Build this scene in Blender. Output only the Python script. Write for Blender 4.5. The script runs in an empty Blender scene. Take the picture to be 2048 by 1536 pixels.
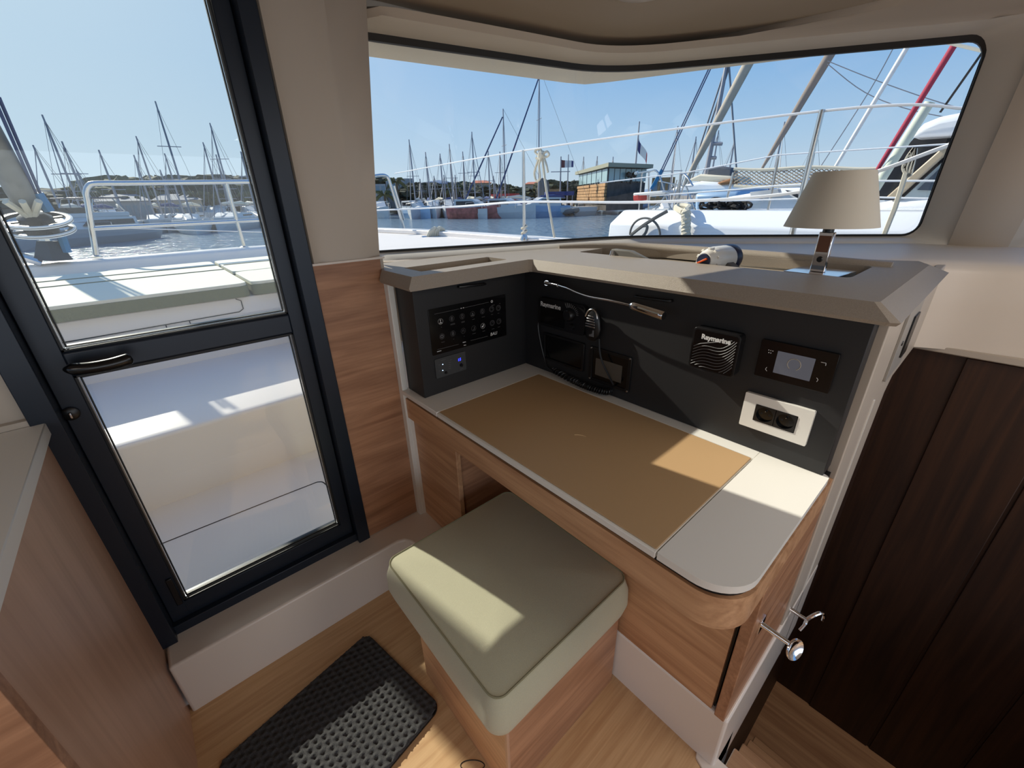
import bpy, bmesh, math, random
from mathutils import Vector, Matrix, noise, geometry
random.seed(7)
sc = bpy.context.scene
COL = sc.collection
PI = math.pi
# ------------------------------------------------------------------ camera
R_ROWS = [[0.7511699, -0.6597502, -0.0217595], [0.2846681, 0.2940207, 0.9124231], [0.5955735, 0.691579, -0.4086693]]      # right, up, forward of the lens
CAM = Vector((0.0, 0.0, 1.4))
F_PX, CX, CY = 829.0, 1024.0, 768.0
rgt, upv, fwd = [Vector(r) for r in R_ROWS]
cd = bpy.data.cameras.new('camera'); cam = bpy.data.objects.new('camera', cd); COL.objects.link(cam)
cd.sensor_width = 36.0; cd.lens = F_PX / 2048 * 36.0; cd.clip_start = 0.02; cd.clip_end = 4000
m3 = Matrix((rgt, upv, -fwd)).transposed()
cam.matrix_world = Matrix.Translation(CAM) @ m3.to_4x4()
sc.camera = cam
# ------------------------------------------------------------------ light
SUN_EL, SUN_AZ = math.radians(31.6), math.radians(12.0)      # azimuth turned from +Y towards -X
to_sun = Vector((-math.sin(SUN_AZ)*math.cos(SUN_EL), math.cos(SUN_AZ)*math.cos(SUN_EL), math.sin(SUN_EL)))
w = bpy.data.worlds.new('sky'); sc.world = w; w.use_nodes = True
nt = w.node_tree; bg = nt.nodes['Background']
def sky_nodes():          # clear winter sky: pale at the horizon, deeper overhead, paler round the sun
    N, L = nt.nodes.new, nt.links.new
    tc = N('ShaderNodeTexCoord'); nm = N('ShaderNodeVectorMath'); nm.operation = 'NORMALIZE'; L(tc.outputs['Generated'], nm.inputs[0])
    sp = N('ShaderNodeSeparateXYZ'); L(nm.outputs[0], sp.inputs[0])
    rp = N('ShaderNodeValToRGB'); e = rp.color_ramp.elements
    e[0].position = 0.0; e[0].color = SKY[0]; e[1].position = 1.0; e[1].color = SKY[-1][1]
    for p, c in SKY[1:-1]: q = e.new(p); q.color = c
    L(sp.outputs['Z'], rp.inputs[0])
    dt = N('ShaderNodeVectorMath'); dt.operation = 'DOT_PRODUCT'; L(nm.outputs[0], dt.inputs[0]); dt.inputs[1].default_value = to_sun
    mx = N('ShaderNodeMath'); mx.operation = 'MAXIMUM'; L(dt.outputs['Value'], mx.inputs[0]); mx.inputs[1].default_value = 0
    pw = N('ShaderNodeMath'); pw.operation = 'POWER'; L(mx.outputs[0], pw.inputs[0]); pw.inputs[1].default_value = 3.5
    mu = N('ShaderNodeMath'); mu.operation = 'MULTIPLY'; L(pw.outputs[0], mu.inputs[0]); mu.inputs[1].default_value = .9
    mix = N('ShaderNodeMix'); mix.data_type = 'RGBA'; L(mu.outputs[0], mix.inputs[0]); L(rp.outputs[0], mix.inputs[6]); mix.inputs[7].default_value = SUNGLOW
    L(mix.outputs[2], bg.inputs[0]); bg.inputs[1].default_value = 1.0
def s2l(r, g, b): return tuple(((v/255)/12.92 if v/255 <= .04045 else ((v/255+.055)/1.055)**2.4) for v in (r,g,b))+(1,)
SKY = [s2l(206,222,235), (.10, s2l(174,206,236)), (.22, s2l(136,183,232)), (.45, s2l(100,156,222)), (1.0, s2l(66,124,203))]
SUNGLOW = s2l(222,241,255)
sky_nodes()
sd = bpy.data.lights.new('sun', 'SUN'); sd.energy = 6.0; sd.angle = math.radians(0.55); sd.color = (1.0, 0.93, 0.80)
sun = bpy.data.objects.new('sun', sd); COL.objects.link(sun); sun.rotation_euler = to_sun.to_track_quat('Z', 'Y').to_euler()
def area(name, loc, sx, sy, e, rot=(0,0,0), col=(1,.96,.91)):
    d = bpy.data.lights.new(name, 'AREA'); d.shape = 'RECTANGLE'; d.size = sx; d.size_y = sy; d.energy = e; d.color = col
    o = bpy.data.objects.new(name, d); COL.objects.link(o); o.location = loc; o.rotation_euler = rot
    return o
area('cabin_fill', (-1.5, -0.5, 1.84), 0.8, 0.8, 10, col=(1,.90,.80))  # unseen fill lamp, added behind the camera to brighten the cabin
area('cabin_fill', (1.2, -0.9, 1.84), 0.8, 0.8, 10, col=(1,.90,.80))  # second added fill lamp, on the other side
area('aft_doorway_fill', (-0.3, -3.15, 1.05), 3.6, 1.7, 22, (math.radians(90), 0, 0), (1.0, .96, .90))   # added fill lamp standing in for daylight from the open aft doors
sc.view_settings.view_transform = 'Standard'; sc.view_settings.look = 'None'
sc.view_settings.exposure = 0.0; sc.view_settings.gamma = 1.0; sc.view_settings.use_curve_mapping = False
sc.cycles.use_denoising = True; sc.cycles.max_bounces = 10; sc.cycles.diffuse_bounces = 6; sc.cycles.transparent_max_bounces = 24
sc.cycles.caustics_reflective = False; sc.cycles.caustics_refractive = False
# ------------------------------------------------------------------ pixel rays -> points on real planes
def ray(x, y): return rgt*((x-CX)/F_PX) + upv*(-(y-CY)/F_PX) + fwd
def onX(x, y, c): d = ray(x, y); return CAM + d*(c/d.x)
def onY(x, y, c): d = ray(x, y); return CAM + d*(c/d.y)
def onZ(x, y, c): d = ray(x, y); return CAM + d*((c-CAM.z)/d.z)
def onD(x, y, c): d = ray(x, y); return CAM + d*(c/math.hypot(d.x, d.y))
# ------------------------------------------------------------------ mesh builder
W = {}
class MB:
    def __init__(s): s.v = []; s.f = []
    def add(s, vs, fs, M=None):
        o = len(s.v); s.v += [(M @ Vector(v)) if M else Vector(v) for v in vs]; s.f += [tuple(i+o for i in f) for f in fs]; return s
    def box(s, a, b, M=None):
        x0,y0,z0 = [min(p,q) for p,q in zip(a,b)]; x1,y1,z1 = [max(p,q) for p,q in zip(a,b)]
        return s.add([(x0,y0,z0),(x1,y0,z0),(x1,y1,z0),(x0,y1,z0),(x0,y0,z1),(x1,y0,z1),(x1,y1,z1),(x0,y1,z1)],
            [(3,2,1,0),(4,5,6,7),(0,1,5,4),(1,2,6,5),(2,3,7,6),(3,0,4,7)], M)
    def loft(s, rings, caps=True, closed=True, M=None, wrap=False):
        n = len(rings[0]); vs = [p for r in rings for p in r]; fs = []
        K = len(rings)
        for k in range(K if wrap else K-1):
            k2 = (k+1) % K
            for i in range(n if closed else n-1):
                j = (i+1) % n; fs.append((k*n+i, k*n+j, k2*n+j, k2*n+i))
        if caps and not wrap: fs.append(tuple(range(n-1,-1,-1))); fs.append(tuple((K-1)*n+i for i in range(n)))
        return s.add(vs, fs, M)
    def tube(s, path, r, n=8, closed=False, M=None, sq=None):
        P = [Vector(p) for p in path]; K = len(P); rings = []; ref = None
        for i in range(K):
            a = P[(i-1) % K] if (closed or i) else P[i]; b = P[(i+1) % K] if (closed or i < K-1) else P[i]
            t = (b-a); t = t.normalized() if t.length > 1e-9 else Vector((0,0,1))
            if ref is None:
                ref = Vector((0,0,1)) if abs(t.z) < .9 else Vector((1,0,0))
            u = (ref - t*ref.dot(t))
            if u.length < 1e-6: u = t.orthogonal()
            u.normalize(); vv = t.cross(u); ref = u
            rr = r[i] if isinstance(r, (list, tuple)) else r
            rings.append([P[i] + u*(math.cos(2*PI*k/n)*rr) + vv*(math.sin(2*PI*k/n)*rr*(sq or 1)) for k in range(n)])
        return s.loft(rings, True, True, M, wrap=closed)
    def lathe(s, prof, n=24, M=None, ring=False):
        return s.loft([[(max(r,1e-4)*math.cos(2*PI*k/n), max(r,1e-4)*math.sin(2*PI*k/n), z) for k in range(n)] for r, z in prof], not ring, True, M, wrap=ring)
    def prism(s, poly, z0, z1, M=None):
        return s.loft([[(x,y,z0) for x,y in poly], [(x,y,z1) for x,y in poly]], True, True, M)
    def blob(s, c, r, sub=2, amp=.2, fq=1.0, M=None):
        bm = bmesh.new(); bmesh.ops.create_icosphere(bm, subdivisions=sub, radius=1)
        rr = r if isinstance(r, (tuple, list)) else (r, r, r); c = Vector(c)
        for v in bm.verts:
            k = 1 + amp*noise.noise(v.co*fq*2 + c*1.7) + amp*.6*noise.noise(v.co*fq*6 + c)
            v.co = Vector((v.co.x*rr[0]*k, v.co.y*rr[1]*k, v.co.z*rr[2]*k)) + c
        bm.verts.index_update(); vs = [v.co.copy() for v in bm.verts]; fs = [tuple(v.index for v in f.verts) for f in bm.faces]; bm.free()
        return s.add(vs, fs, M)
    def plate(s, outline, holes, z0, z1, M=None):               # flat slab with holes through it
        P2 = []; E2 = []
        for lp in [outline] + holes:
            o = len(P2); n = len(lp); P2 += [Vector(p) for p in lp]; E2 += [(o+i, o+(i+1) % n) for i in range(n)]
        V2, _, F2 = geometry.delaunay_2d_cdt(P2, E2, [], 0, 1e-7)[:3]
        def ins(p, lp):
            c = False; n = len(lp)
            for i in range(n):
                (x1,y1),(x2,y2) = lp[i], lp[i-1]
                if (y1 > p[1]) != (y2 > p[1]) and p[0] < (x2-x1)*(p[1]-y1)/(y2-y1)+x1: c = not c
            return c
        keep = []
        for f in F2:
            m = (V2[f[0]]+V2[f[1]]+V2[f[2]])/3
            if ins(m, outline) and not any(ins(m, h) for h in holes): keep.append(f)
        for z in (z0, z1): s.add([(v.x, v.y, z) for v in V2], keep if z == z1 else [f[::-1] for f in keep], M)
        for lp in [outline] + holes:
            n = len(lp); s.add([(x,y,z0) for x,y in lp]+[(x,y,z1) for x,y in lp], [(i,(i+1)%n,n+(i+1)%n,n+i) for i in range(n)], M)
        return s
    def build(s, name, mat, parent=None, smooth=False, bevel=0, segs=2, local=False, fix=True, ang=40):
        me = bpy.data.meshes.new(name)
        vs = s.v
        if parent is not None and not local:
            inv = W[parent.name].inverted(); vs = [inv @ v for v in vs]
        me.from_pydata([tuple(v) for v in vs], [], s.f)
        if fix:
            bm = bmesh.new(); bm.from_mesh(me); bmesh.ops.remove_doubles(bm, verts=bm.verts, dist=1e-6); bmesh.ops.recalc_face_normals(bm, faces=bm.faces); bm.to_mesh(me); bm.free()
        if smooth:
            me.shade_smooth(); me.set_sharp_from_angle(angle=math.radians(ang))
        me.materials.append(mat)
        o = bpy.data.objects.new(name, me); COL.objects.link(o)
        W[o.name] = W[parent.name] if parent is not None else Matrix.Identity(4)
        if parent is not None: o.parent = parent
        if bevel:
            b = o.modifiers.new('bevel', 'BEVEL'); b.width = bevel; b.segments = segs; b.limit_method = 'ANGLE'; b.angle_limit = math.radians(40)
            me.shade_smooth(); me.set_sharp_from_angle(angle=math.radians(60))
        return o
def tag(o, label=None, cat=None, group=None, kind=None):
    if label: o['label'] = label
    if cat: o['category'] = cat
    if group: o['group'] = group
    if kind: o['kind'] = kind
    return o
def thing(name, label, cat, loc=(0,0,0), M=None, group=None, kind=None):
    o = bpy.data.objects.new(name, None); COL.objects.link(o); o.empty_display_size = .05
    mw = M if M is not None else Matrix.Translation(Vector(loc)); o.matrix_world = mw; W[o.name] = mw.copy()
    return tag(o, label, cat, group, kind)
def part_label(o, l): o['label'] = l; return o
def copy_tree(o, M=None, parent=None):
    c = o.copy(); COL.objects.link(c); c.parent = parent
    if parent is None: c.matrix_world = M; W[c.name] = M.copy()
    for ch in o.children: copy_tree(ch, None, c)
    return c
def B(a, b, M=None): return MB().box(a, b, M)
def rrect(x0, y0, x1, y1, r, n=5):
    rs = r if isinstance(r, (list, tuple)) else [r]*4; out = []
    for (cx, cy, a0, q) in ((x1-rs[0], y0+rs[0], -90, rs[0]), (x1-rs[1], y1-rs[1], 0, rs[1]), (x0+rs[2], y1-rs[2], 90, rs[2]), (x0+rs[3], y0+rs[3], 180, rs[3])):
        for k in range(n+1):
            a = math.radians(a0 + 90*k/n); out.append((cx+q*math.cos(a), cy+q*math.sin(a)))
    return out
def catmull(pts, m=8, closed=False):
    P = [Vector(p) for p in pts]; out = []; n = len(P)
    for i in range(n if closed else n-1):
        p0 = P[(i-1) % n] if (closed or i) else P[0]; p1 = P[i]; p2 = P[(i+1) % n]; p3 = P[(i+2) % n] if (closed or i < n-2) else P[-1]
        for k in range(m):
            t = k/m; out.append(.5*((2*p1)+(p2-p0)*t+(2*p0-5*p1+4*p2-p3)*t*t+(3*p1-p0-3*p2+p3)*t**3))
    if not closed: out.append(P[-1])
    return out
def txt(s, size, mat, M, parent, name='lettering', ext=.0004, align='LEFT', shear=0, bold=0):
    c = bpy.data.curves.new(name, 'FONT'); c.body = s; c.size = size; c.extrude = ext; c.align_x = align; c.shear = shear; c.offset = bold; c.resolution_u = 3
    t = bpy.data.objects.new(name+'_tmp', c); COL.objects.link(t)
    dg = bpy.context.evaluated_depsgraph_get(); me = bpy.data.meshes.new_from_object(t.evaluated_get(dg)); bpy.data.objects.remove(t); bpy.data.curves.remove(c)
    me.name = name
    me.transform(M); me.materials.clear(); me.materials.append(mat)
    o = bpy.data.objects.new(name, me); COL.objects.link(o); o.parent = parent; W[o.name] = W[parent.name]
    return o
# panel frames: local x right, y up, z towards the viewer
def frameX(p): return Matrix(((0,0,-1,p[0]),(-1,0,0,p[1]),(0,1,0,p[2]),(0,0,0,1)))
def frameY(p): return Matrix(((1,0,0,p[0]),(0,0,-1,p[1]),(0,1,0,p[2]),(0,0,0,1)))
T = Matrix.Translation
def RX(a): return Matrix.Rotation(a, 4, 'X')
def RY(a): return Matrix.Rotation(a, 4, 'Y')
def RZ(a): return Matrix.Rotation(a, 4, 'Z')
# ------------------------------------------------------------------ materials
def lin(c): return tuple(((v/255)/12.92 if v/255 <= .04045 else ((v/255+.055)/1.055)**2.4) for v in c) + (1,)
def mat(name, rgb, rough=.5, metal=0, bump=0, bscale=200, var=0, vscale=8, spec=.5, coat=0, sheen=0, stretch=None, raw=False):
    m = bpy.data.materials.new(name); m.use_nodes = True; n = m.node_tree; p = n.nodes['Principled BSDF']
    c = rgb if raw else lin(rgb)
    p.inputs['Base Color'].default_value = c; p.inputs['Roughness'].default_value = rough; p.inputs['Metallic'].default_value = metal
    p.inputs['Specular IOR Level'].default_value = spec; p.inputs['Coat Weight'].default_value = coat; p.inputs['Sheen Weight'].default_value = sheen
    if bump or var:
        tc = n.nodes.new('ShaderNodeTexCoord'); mp = n.nodes.new('ShaderNodeMapping'); n.links.new(tc.outputs['Object'], mp.inputs[0])
        if stretch: mp.inputs['Scale'].default_value = stretch
    if var:
        t = n.nodes.new('ShaderNodeTexNoise'); t.inputs['Scale'].default_value = vscale; t.inputs['Detail'].default_value = 6; n.links.new(mp.outputs[0], t.inputs['Vector'])
        r = n.nodes.new('ShaderNodeValToRGB'); e = r.color_ramp.elements
        e[0].position = .3; e[1].position = .7
        e[0].color = tuple(max(0, v*(1-var)) for v in c[:3])+(1,); e[1].color = tuple(min(1, v*(1+var)) for v in c[:3])+(1,)
        n.links.new(t.outputs[0], r.inputs[0]); n.links.new(r.outputs[0], p.inputs['Base Color'])
    if bump:
        t = n.nodes.new('ShaderNodeTexNoise'); t.inputs['Scale'].default_value = bscale; t.inputs['Detail'].default_value = 3; n.links.new(mp.outputs[0], t.inputs['Vector'])
        b = n.nodes.new('ShaderNodeBump'); b.inputs['Strength'].default_value = bump; b.inputs['Distance'].default_value = .002
        n.links.new(t.outputs[0], b.inputs['Height']); n.links.new(b.outputs[0], p.inputs['Normal'])
    return m
def wood(name, light, dark, scale, rough=.42, rot=(0,0,0), coat=.0):
    m = bpy.data.materials.new(name); m.use_nodes = True; n = m.node_tree; p = n.nodes['Principled BSDF']; L = n.links.new
    tc = n.nodes.new('ShaderNodeTexCoord'); mp = n.nodes.new('ShaderNodeMapping'); mp.inputs['Scale'].default_value = scale; mp.inputs['Rotation'].default_value = rot
    L(tc.outputs['Object'], mp.inputs[0])
    t1 = n.nodes.new('ShaderNodeTexNoise'); t1.inputs['Scale'].default_value = 1.0; t1.inputs['Detail'].default_value = 5; t1.inputs['Distortion'].default_value = .9; L(mp.outputs[0], t1.inputs['Vector'])
    mp2 = n.nodes.new('ShaderNodeMapping'); mp2.inputs['Scale'].default_value = tuple(s*(6 if s > 10 else 2) for s in scale); mp2.inputs['Rotation'].default_value = rot; L(tc.outputs['Object'], mp2.inputs[0])
    t2 = n.nodes.new('ShaderNodeTexNoise'); t2.inputs['Scale'].default_value = 1.0; t2.inputs['Detail'].default_value = 3; L(mp2.outputs[0], t2.inputs['Vector'])
    mx = n.nodes.new('ShaderNodeMath'); mx.operation = 'MULTIPLY_ADD'; mx.inputs[1].default_value = .35; L(t2.outputs[0], mx.inputs[0]); L(t1.outputs[0], mx.inputs[2])
    r = n.nodes.new('ShaderNodeValToRGB'); e = r.color_ramp.elements; e[0].position = .48; e[1].position = .86; e[0].color = lin(dark); e[1].color = lin(light)
    L(mx.outputs[0], r.inputs[0]); L(r.outputs[0], p.inputs['Base Color']); p.inputs['Roughness'].default_value = rough; p.inputs['Coat Weight'].default_value = coat
    b = n.nodes.new('ShaderNodeBump'); b.inputs['Strength'].default_value = .08; b.inputs['Distance'].default_value = .001; L(mx.outputs[0], b.inputs['Height']); L(b.outputs[0], p.inputs['Normal'])
    return m
def glass(name, tint=(.95,.97,.96), ior=1.45, dark=None):
    m = bpy.data.materials.new(name); m.use_nodes = True; n = m.node_tree; n.nodes.remove(n.nodes['Principled BSDF']); o = n.nodes['Material Output']
    a = n.nodes.new('ShaderNodeBsdfTransparent'); a.inputs[0].default_value = tint+(1,)
    g = n.nodes.new('ShaderNodeBsdfGlossy'); g.inputs['Roughness'].default_value = .0
    f = n.nodes.new('ShaderNodeFresnel'); f.inputs[0].default_value = ior
    x = n.nodes.new('ShaderNodeMixShader'); n.links.new(f.outputs[0], x.inputs[0]); n.links.new(a.outputs[0], x.inputs[1]); n.links.new(g.outputs[0], x.inputs[2]); n.links.new(x.outputs[0], o.inputs[0])
    return m
def emit(name, rgb, s):
    m = bpy.data.materials.new(name); m.use_nodes = True; p = m.node_tree.nodes['Principled BSDF']
    p.inputs['Base Color'].default_value = (.01,.01,.01,1); p.inputs['Emission Color'].default_value = lin(rgb); p.inputs['Emission Strength'].default_value = s
    return m
m_gel = mat('gelcoat_liner', (188,177,164), .42, bump=.05, bscale=60)
m_led = mat('lit_ledge_gelcoat', (222,211,198), .4)  # liner gelcoat made lighter; the light on the ledge is in the colour
m_frm = mat('lit_frame_gelcoat', (224,218,208), .35)  # lighter liner gelcoat, daylight on the reveal put into the colour
m_gelw = mat('gelcoat_white', (226,216,206), .3, coat=.3)
m_ceil = mat('ceiling_liner', (172,160,144), .6, bump=.06, bscale=300)
m_deck = mat('deck_gelcoat', (238,231,224), .35, bump=.05, bscale=250)
m_deckns = mat('deck_nonskid', (226,219,212), .6, bump=.3, bscale=500)
m_woodx = wood('laminate_along_x', (184,138,106), (144,102,76), (2.2, 30, 22))
m_woody = wood('laminate_along_y', (206,162,124), (172,128,94), (30, 2.2, 26))
m_woodz = wood('laminate_upright', (202,164,138), (180,142,116), (24, 14, 1.2))
m_floor = wood('floor_laminate', (214,178,134), (190,150,108), (3, 40, 3))
m_dark = wood('dark_wenge', (62,36,20), (36,19,10), (30, 22, 1.4), rough=.5)
m_blk = mat('black_panel', (33,33,35), .5, bump=.04, bscale=900)
m_blk2 = mat('black_plastic', (18,18,20), .35)
m_blkg = mat('black_gloss', (9,9,11), .16)
m_alu = mat('anthracite_aluminium', (30,39,52), .34, metal=.25, bump=.03, bscale=900)
m_gask = mat('rubber_gasket', (12,12,14), .5)
m_chrome = mat('chrome', (225,225,228), .08, metal=1)
m_steel = mat('stainless_steel', (205,205,205), .22, metal=1)
m_taupe = mat('taupe_moulding', (158,147,134), .45, bump=.5, bscale=900, var=.12, vscale=600)
m_tan = mat('tan_leatherette', (186,153,113), .55, bump=.12, bscale=1200)
m_white = mat('white_laminate', (232,230,224), .4, bump=.03, bscale=400)
m_cush = mat('sage_fabric', (194,191,164), .9, bump=.6, bscale=1500, var=.1, vscale=900, sheen=.3)
m_mat = mat('charcoal_carpet', (72,72,74), .95, bump=1.0, bscale=900, var=.5, vscale=500)
m_shade = mat('lamp_shade_fabric', (214,208,194), .8, bump=.1, bscale=1500)
m_glass = glass('window_glass')
m_print = mat('white_print', (225,225,225), .5)
m_printd = mat('grey_print', (104,104,106), .5)
m_whitep = mat('white_plastic', (236,234,228), .3)
m_navy = mat('navy_plastic', (28,40,70), .35)
m_orange = mat('orange_plastic', (225,90,30), .4)
m_greyp = mat('grey_fabric', (110,108,104), .8, bump=.3, bscale=800)
m_hullf = mat('shaded_white', (204,204,202), .4)  # white of the far boats darkened, their shade is in the base colour
m_hull = mat('white_hull', (240,241,243), .25, coat=.3)
m_rope = mat('pale_rope', (208,200,180), .9, bump=.5, bscale=300)
m_ropek = mat('black_rope', (22,22,24), .9, bump=.5, bscale=300)
m_mast = mat('mast_aluminium', (150,150,158), .4, metal=.3)
m_padc = mat('sunpad_fabric', (232,227,206), .9, bump=.4, bscale=600)
m_pads = mat('sunpad_side', (122,122,92), .9, bump=.5, bscale=500, var=.15, vscale=200)
# ================================================================== THE CABIN
def S(o): return tag(o, kind='structure')
fl = S(MB().plate([(-2.4,-3.2),(2.0,-3.2),(2.0,-.76),(.80,-.76),(.735,-.76)]+[(.735,.08),(.74,.12),(.755,.15),(.77,.157),(.80,.157),(.80,1.25),(-2.4,1.25)], [], -.03, 0).build('floor', m_floor))
MB().tube([onZ(945+24*math.cos(2*PI*k/28), 1531+11*math.sin(2*PI*k/28), .0005) for k in range(28)], .0012, 6, closed=True).build('hatch_ring', m_gask, fl)
co = S(MB().plate([(.737,-.76),(.80,-.76),(.80,.11),(.90,.11),(.90,.157),(.772,.157),(.757,.152),(.742,.12),(.737,.08)], [], -.12, .004).build('trim_1', m_gelw, bevel=.003))
# sill step in front of the door, with its return round the desk plinth
sill = S(MB().plate([(-.262,1.214),(.445,1.214),(.47,1.205),(.485,1.18),(.53,.80),(.77,.50),(.77,.11),(1.5,.11),(1.5,1.37),(.6,1.45),(-.262,1.45)], [], -.12, .205).build('trim_2', m_gelw, bevel=.008, segs=3))
# front bulkhead right of the door, leaning in with the window above the wood panel
rows = []
for z, yl, yr in ((1.236,1.32,1.345),(1.4,1.32,1.312),(1.6,1.32,1.265),(1.8,1.32,1.218),(1.93,1.32,1.187)):
    rows.append([(.372,yl+.03,z),(.385,yl-.004,z),(.41,yl+.006,z),(.432,yl-.003,z),(.52,yl-.002*1,z),(.54,yl-.004,z),(.60,yr,z),(.606,yr+.012,z),(.622,yr+.13,z)])
wf = S(MB().loft(rows, False, False).build('wall_front', m_gel, smooth=True, ang=50))
B((.372,1.322,.2),(.60,1.42,1.24)).build('core', m_gel, wf)
B((.377,1.312,.208),(.586,1.322,1.233)).build('wood_panel', m_woodx, wf, bevel=.001)
B((.374,1.309,1.233),(.60,1.324,1.239)).build('edge_strip', m_gelw, wf)
B((.586,1.285,.205),(.607,1.324,1.165)).build('white_strip', m_white, wf, bevel=.002)
B((-2.4,1.32,-.03),(-.28,1.40,1.95)).build('left_section', m_gel, wf)
B((-.30,1.33,1.88),(.40,1.40,1.95)).build('door_header', m_gel, wf)
# ---------------- the wrap-round window
def poly(pts, u):
    A, Bp, D, E = [Vector(p) for p in pts]
    if u >= 1: return D + (E-D)*((u-1)/.5)
    if u > .93:   # soften the turn at the right pillar
        pass
    if u <= .40: return A + (Bp-A)*(u/.5)
    if u >= .60: return Bp + (D-Bp)*((u-.5)/.5)
    p, q = A+(Bp-A)*.8, Bp+(D-Bp)*.2; t = (u-.4)/.2
    return p*(1-t)**2 + Bp*2*t*(1-t) + q*t*t
WB = [(.707,1.588,1.225),(1.777,1.215,1.225),(2.455,.268,1.225),(2.56,-1.0,1.225)]
td = onZ(1980,68,1.82)
WT = [(.658,1.326,1.82),(1.485,1.149,1.82),(td.x,td.y,1.82),(td.x+.1,td.y-1.26,1.82)]
def WS(u, v, off=0):
    a, b = poly(WB, u), poly(WT, u); p = a + (b-a)*v
    n = Vector((.55, -.1, 0)) - Vector((p.x, p.y, 0)); n.normalize(); return p + n*off*(1 if u >= 0 else max(0, 1+u/.04))
win = thing('window_1', None, None, (1.4,1.1,1.225), kind='structure')
US = [-.10+1.10*i/48 for i in range(49)]
MB().loft([[WS(u,v,-.012) for u in US] for v in (0,.5,1)], False, False).build('glass_pane', m_glass, win, smooth=True)
def rrp(u0, v0, u1, v1, ru, rv, nu=40, nv=8, n=6):
    out = []
    for k in range(nu+1): out.append((u0+ru+(u1-u0-2*ru)*k/nu, v0))
    for k in range(1, n+1): a = -PI/2+PI/2*k/n; out.append((u1-ru+ru*math.cos(a), v0+rv+rv*math.sin(a)))
    for k in range(1, nv+1): out.append((u1, v0+rv+(v1-v0-2*rv)*k/nv))
    for k in range(1, n+1): a = PI/2*k/n; out.append((u1-ru+ru*math.cos(a), v1-rv+rv*math.sin(a)))
    for k in range(1, nu+1): out.append((u1-ru-(u1-u0-2*ru)*k/nu, v1))
    for k in range(1, n+1): a = PI/2+PI/2*k/n; out.append((u0+ru+ru*math.cos(a), v1-rv+rv*math.sin(a)))
    for k in range(1, nv+1): out.append((u0, v1-rv-(v1-v0-2*rv)*k/nv))
    for k in range(1, n): a = PI+PI/2*k/n; out.append((u0+ru+ru*math.cos(a), v0+rv+rv*math.sin(a)))
    return out
UL = -.09
q0 = rrp(UL,.0,1,1,.022,.085); q1 = rrp(UL,.006,1.001,.978,.022,.085); q2 = rrp(UL-.03,-.05,1.05,1.025,.004,.015); q3=rrp(UL-.005,-.008,1.003,1.003,.024,.09)
MB().loft([[WS(u,v,-.011) for u,v in q0],[WS(u,v,-.010) for u,v in q1],[WS(u,v,.004) for u,v in q1],[WS(u,v,.006) for u,v in q3]], False, True).build('gasket', m_gask, win, smooth=True)
MB().loft([[WS(u,v,.005) for u,v in q3],[WS(u,v,.024) for u,v in rrp(UL-.01,-.016,1.012,1.006,.026,.09)],[WS(u,v,.082) for u,v in rrp(UL-.026,-.04,1.043,1.02,.02,.07)],[WS(u,v,.09) for u,v in q2]], False, True).build('frame', m_frm, win, smooth=True, ang=60)
# header, right pillar, ledge and hull side: one liner moulding
CL = [(.612,1.26),(.66,1.262),(.884,1.250),(1.20,1.195),(1.40,1.145),(1.52,1.095),(1.60,1.01),(1.66,.86),(1.70,.66),(1.735,.413),(1.765,.1),(1.79,-.4),(1.80,-1.4),(1.80,-3.2)]
def along(pl, t):
    L = [0]
    for a, b in zip(pl, pl[1:]): L.append(L[-1]+math.dist(a, b))
    d = t*L[-1]
    for i in range(len(pl)-1):
        if d <= L[i+1]+1e-9: k = (d-L[i])/(L[i+1]-L[i]); return Vector((pl[i][0]+(pl[i+1][0]-pl[i][0])*k, pl[i][1]+(pl[i+1][1]-pl[i][1])*k, 0))
cl7 = CL[:13]
UH = [-.03+1.58*i/60 for i in range(61)]
lo = [WS(u, 1.024, .09) for u in UH]
up = [along(cl7, i/60) for i in range(61)]
mid = [(a*.35+Vector((b.x,b.y,1.885))*.65)+Vector((0,0,-.012)) for a, b in zip(lo, up)]
wr = S(MB().loft([lo, [WS(u,1.05,.10) for u in UH], mid, [Vector((p.x,p.y,1.885)) for p in up], [Vector((p.x-.1,p.y-.1,1.90)) for p in up]], False, False).build('wall_right', m_gel, smooth=True, ang=50))
UP = [1.04+.065*i/6 for i in range(7)]
MB().loft([[WS(u, v, .09+.012*math.sin(PI*i/6)) for i, u in enumerate(UP)] for v in (-.12,.0,.5,1.0,1.06)], False, False).build('window_pillar', m_gel, wr, smooth=True)
q = rrp(1.13,.0,1.9,1,.022,.085); qq = rrp(1.095,-.12,1.93,1.06,.01,.03)
MB().loft([[WS(u,v,.0) for u,v in q],[WS(u,v,.09) for u,v in qq]], False, True).build('side_window_frame', m_gel, wr, smooth=True)
inner = [(.60,1.47),(.95,1.43),(1.33,1.36),(1.50,1.13),(1.64,.80),(1.76,.36),(1.90,.18),(1.975,.05),(2.0,-.15),(2.0,-1.0),(2.0,-3.0)]
inn = [along(inner[:10], i/60) for i in range(61)]
outr = [WS(-.08+1.58*i/60, -.045, .09) for i in range(61)]
mdl = [(a*.5+Vector((b.x,b.y,1.19))*.5) for a, b in zip(outr, inn)]
rr_ = []
for off, z in ((.06,1.188),(.02,1.178),(.0,1.15),(.0,1.05),(.0,.90)):
    rr_.append([Vector((p.x+off*.8, p.y+off*.25, z)) for p in inn])
MB().loft([outr, mdl]+rr_, False, False).build('ledge', m_led, wr, smooth=True, ang=60)
B((1.975,-3.0,.885),(2.03,.12,.908)).build('edge_strip', m_gel, wr, bevel=.004)
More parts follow.
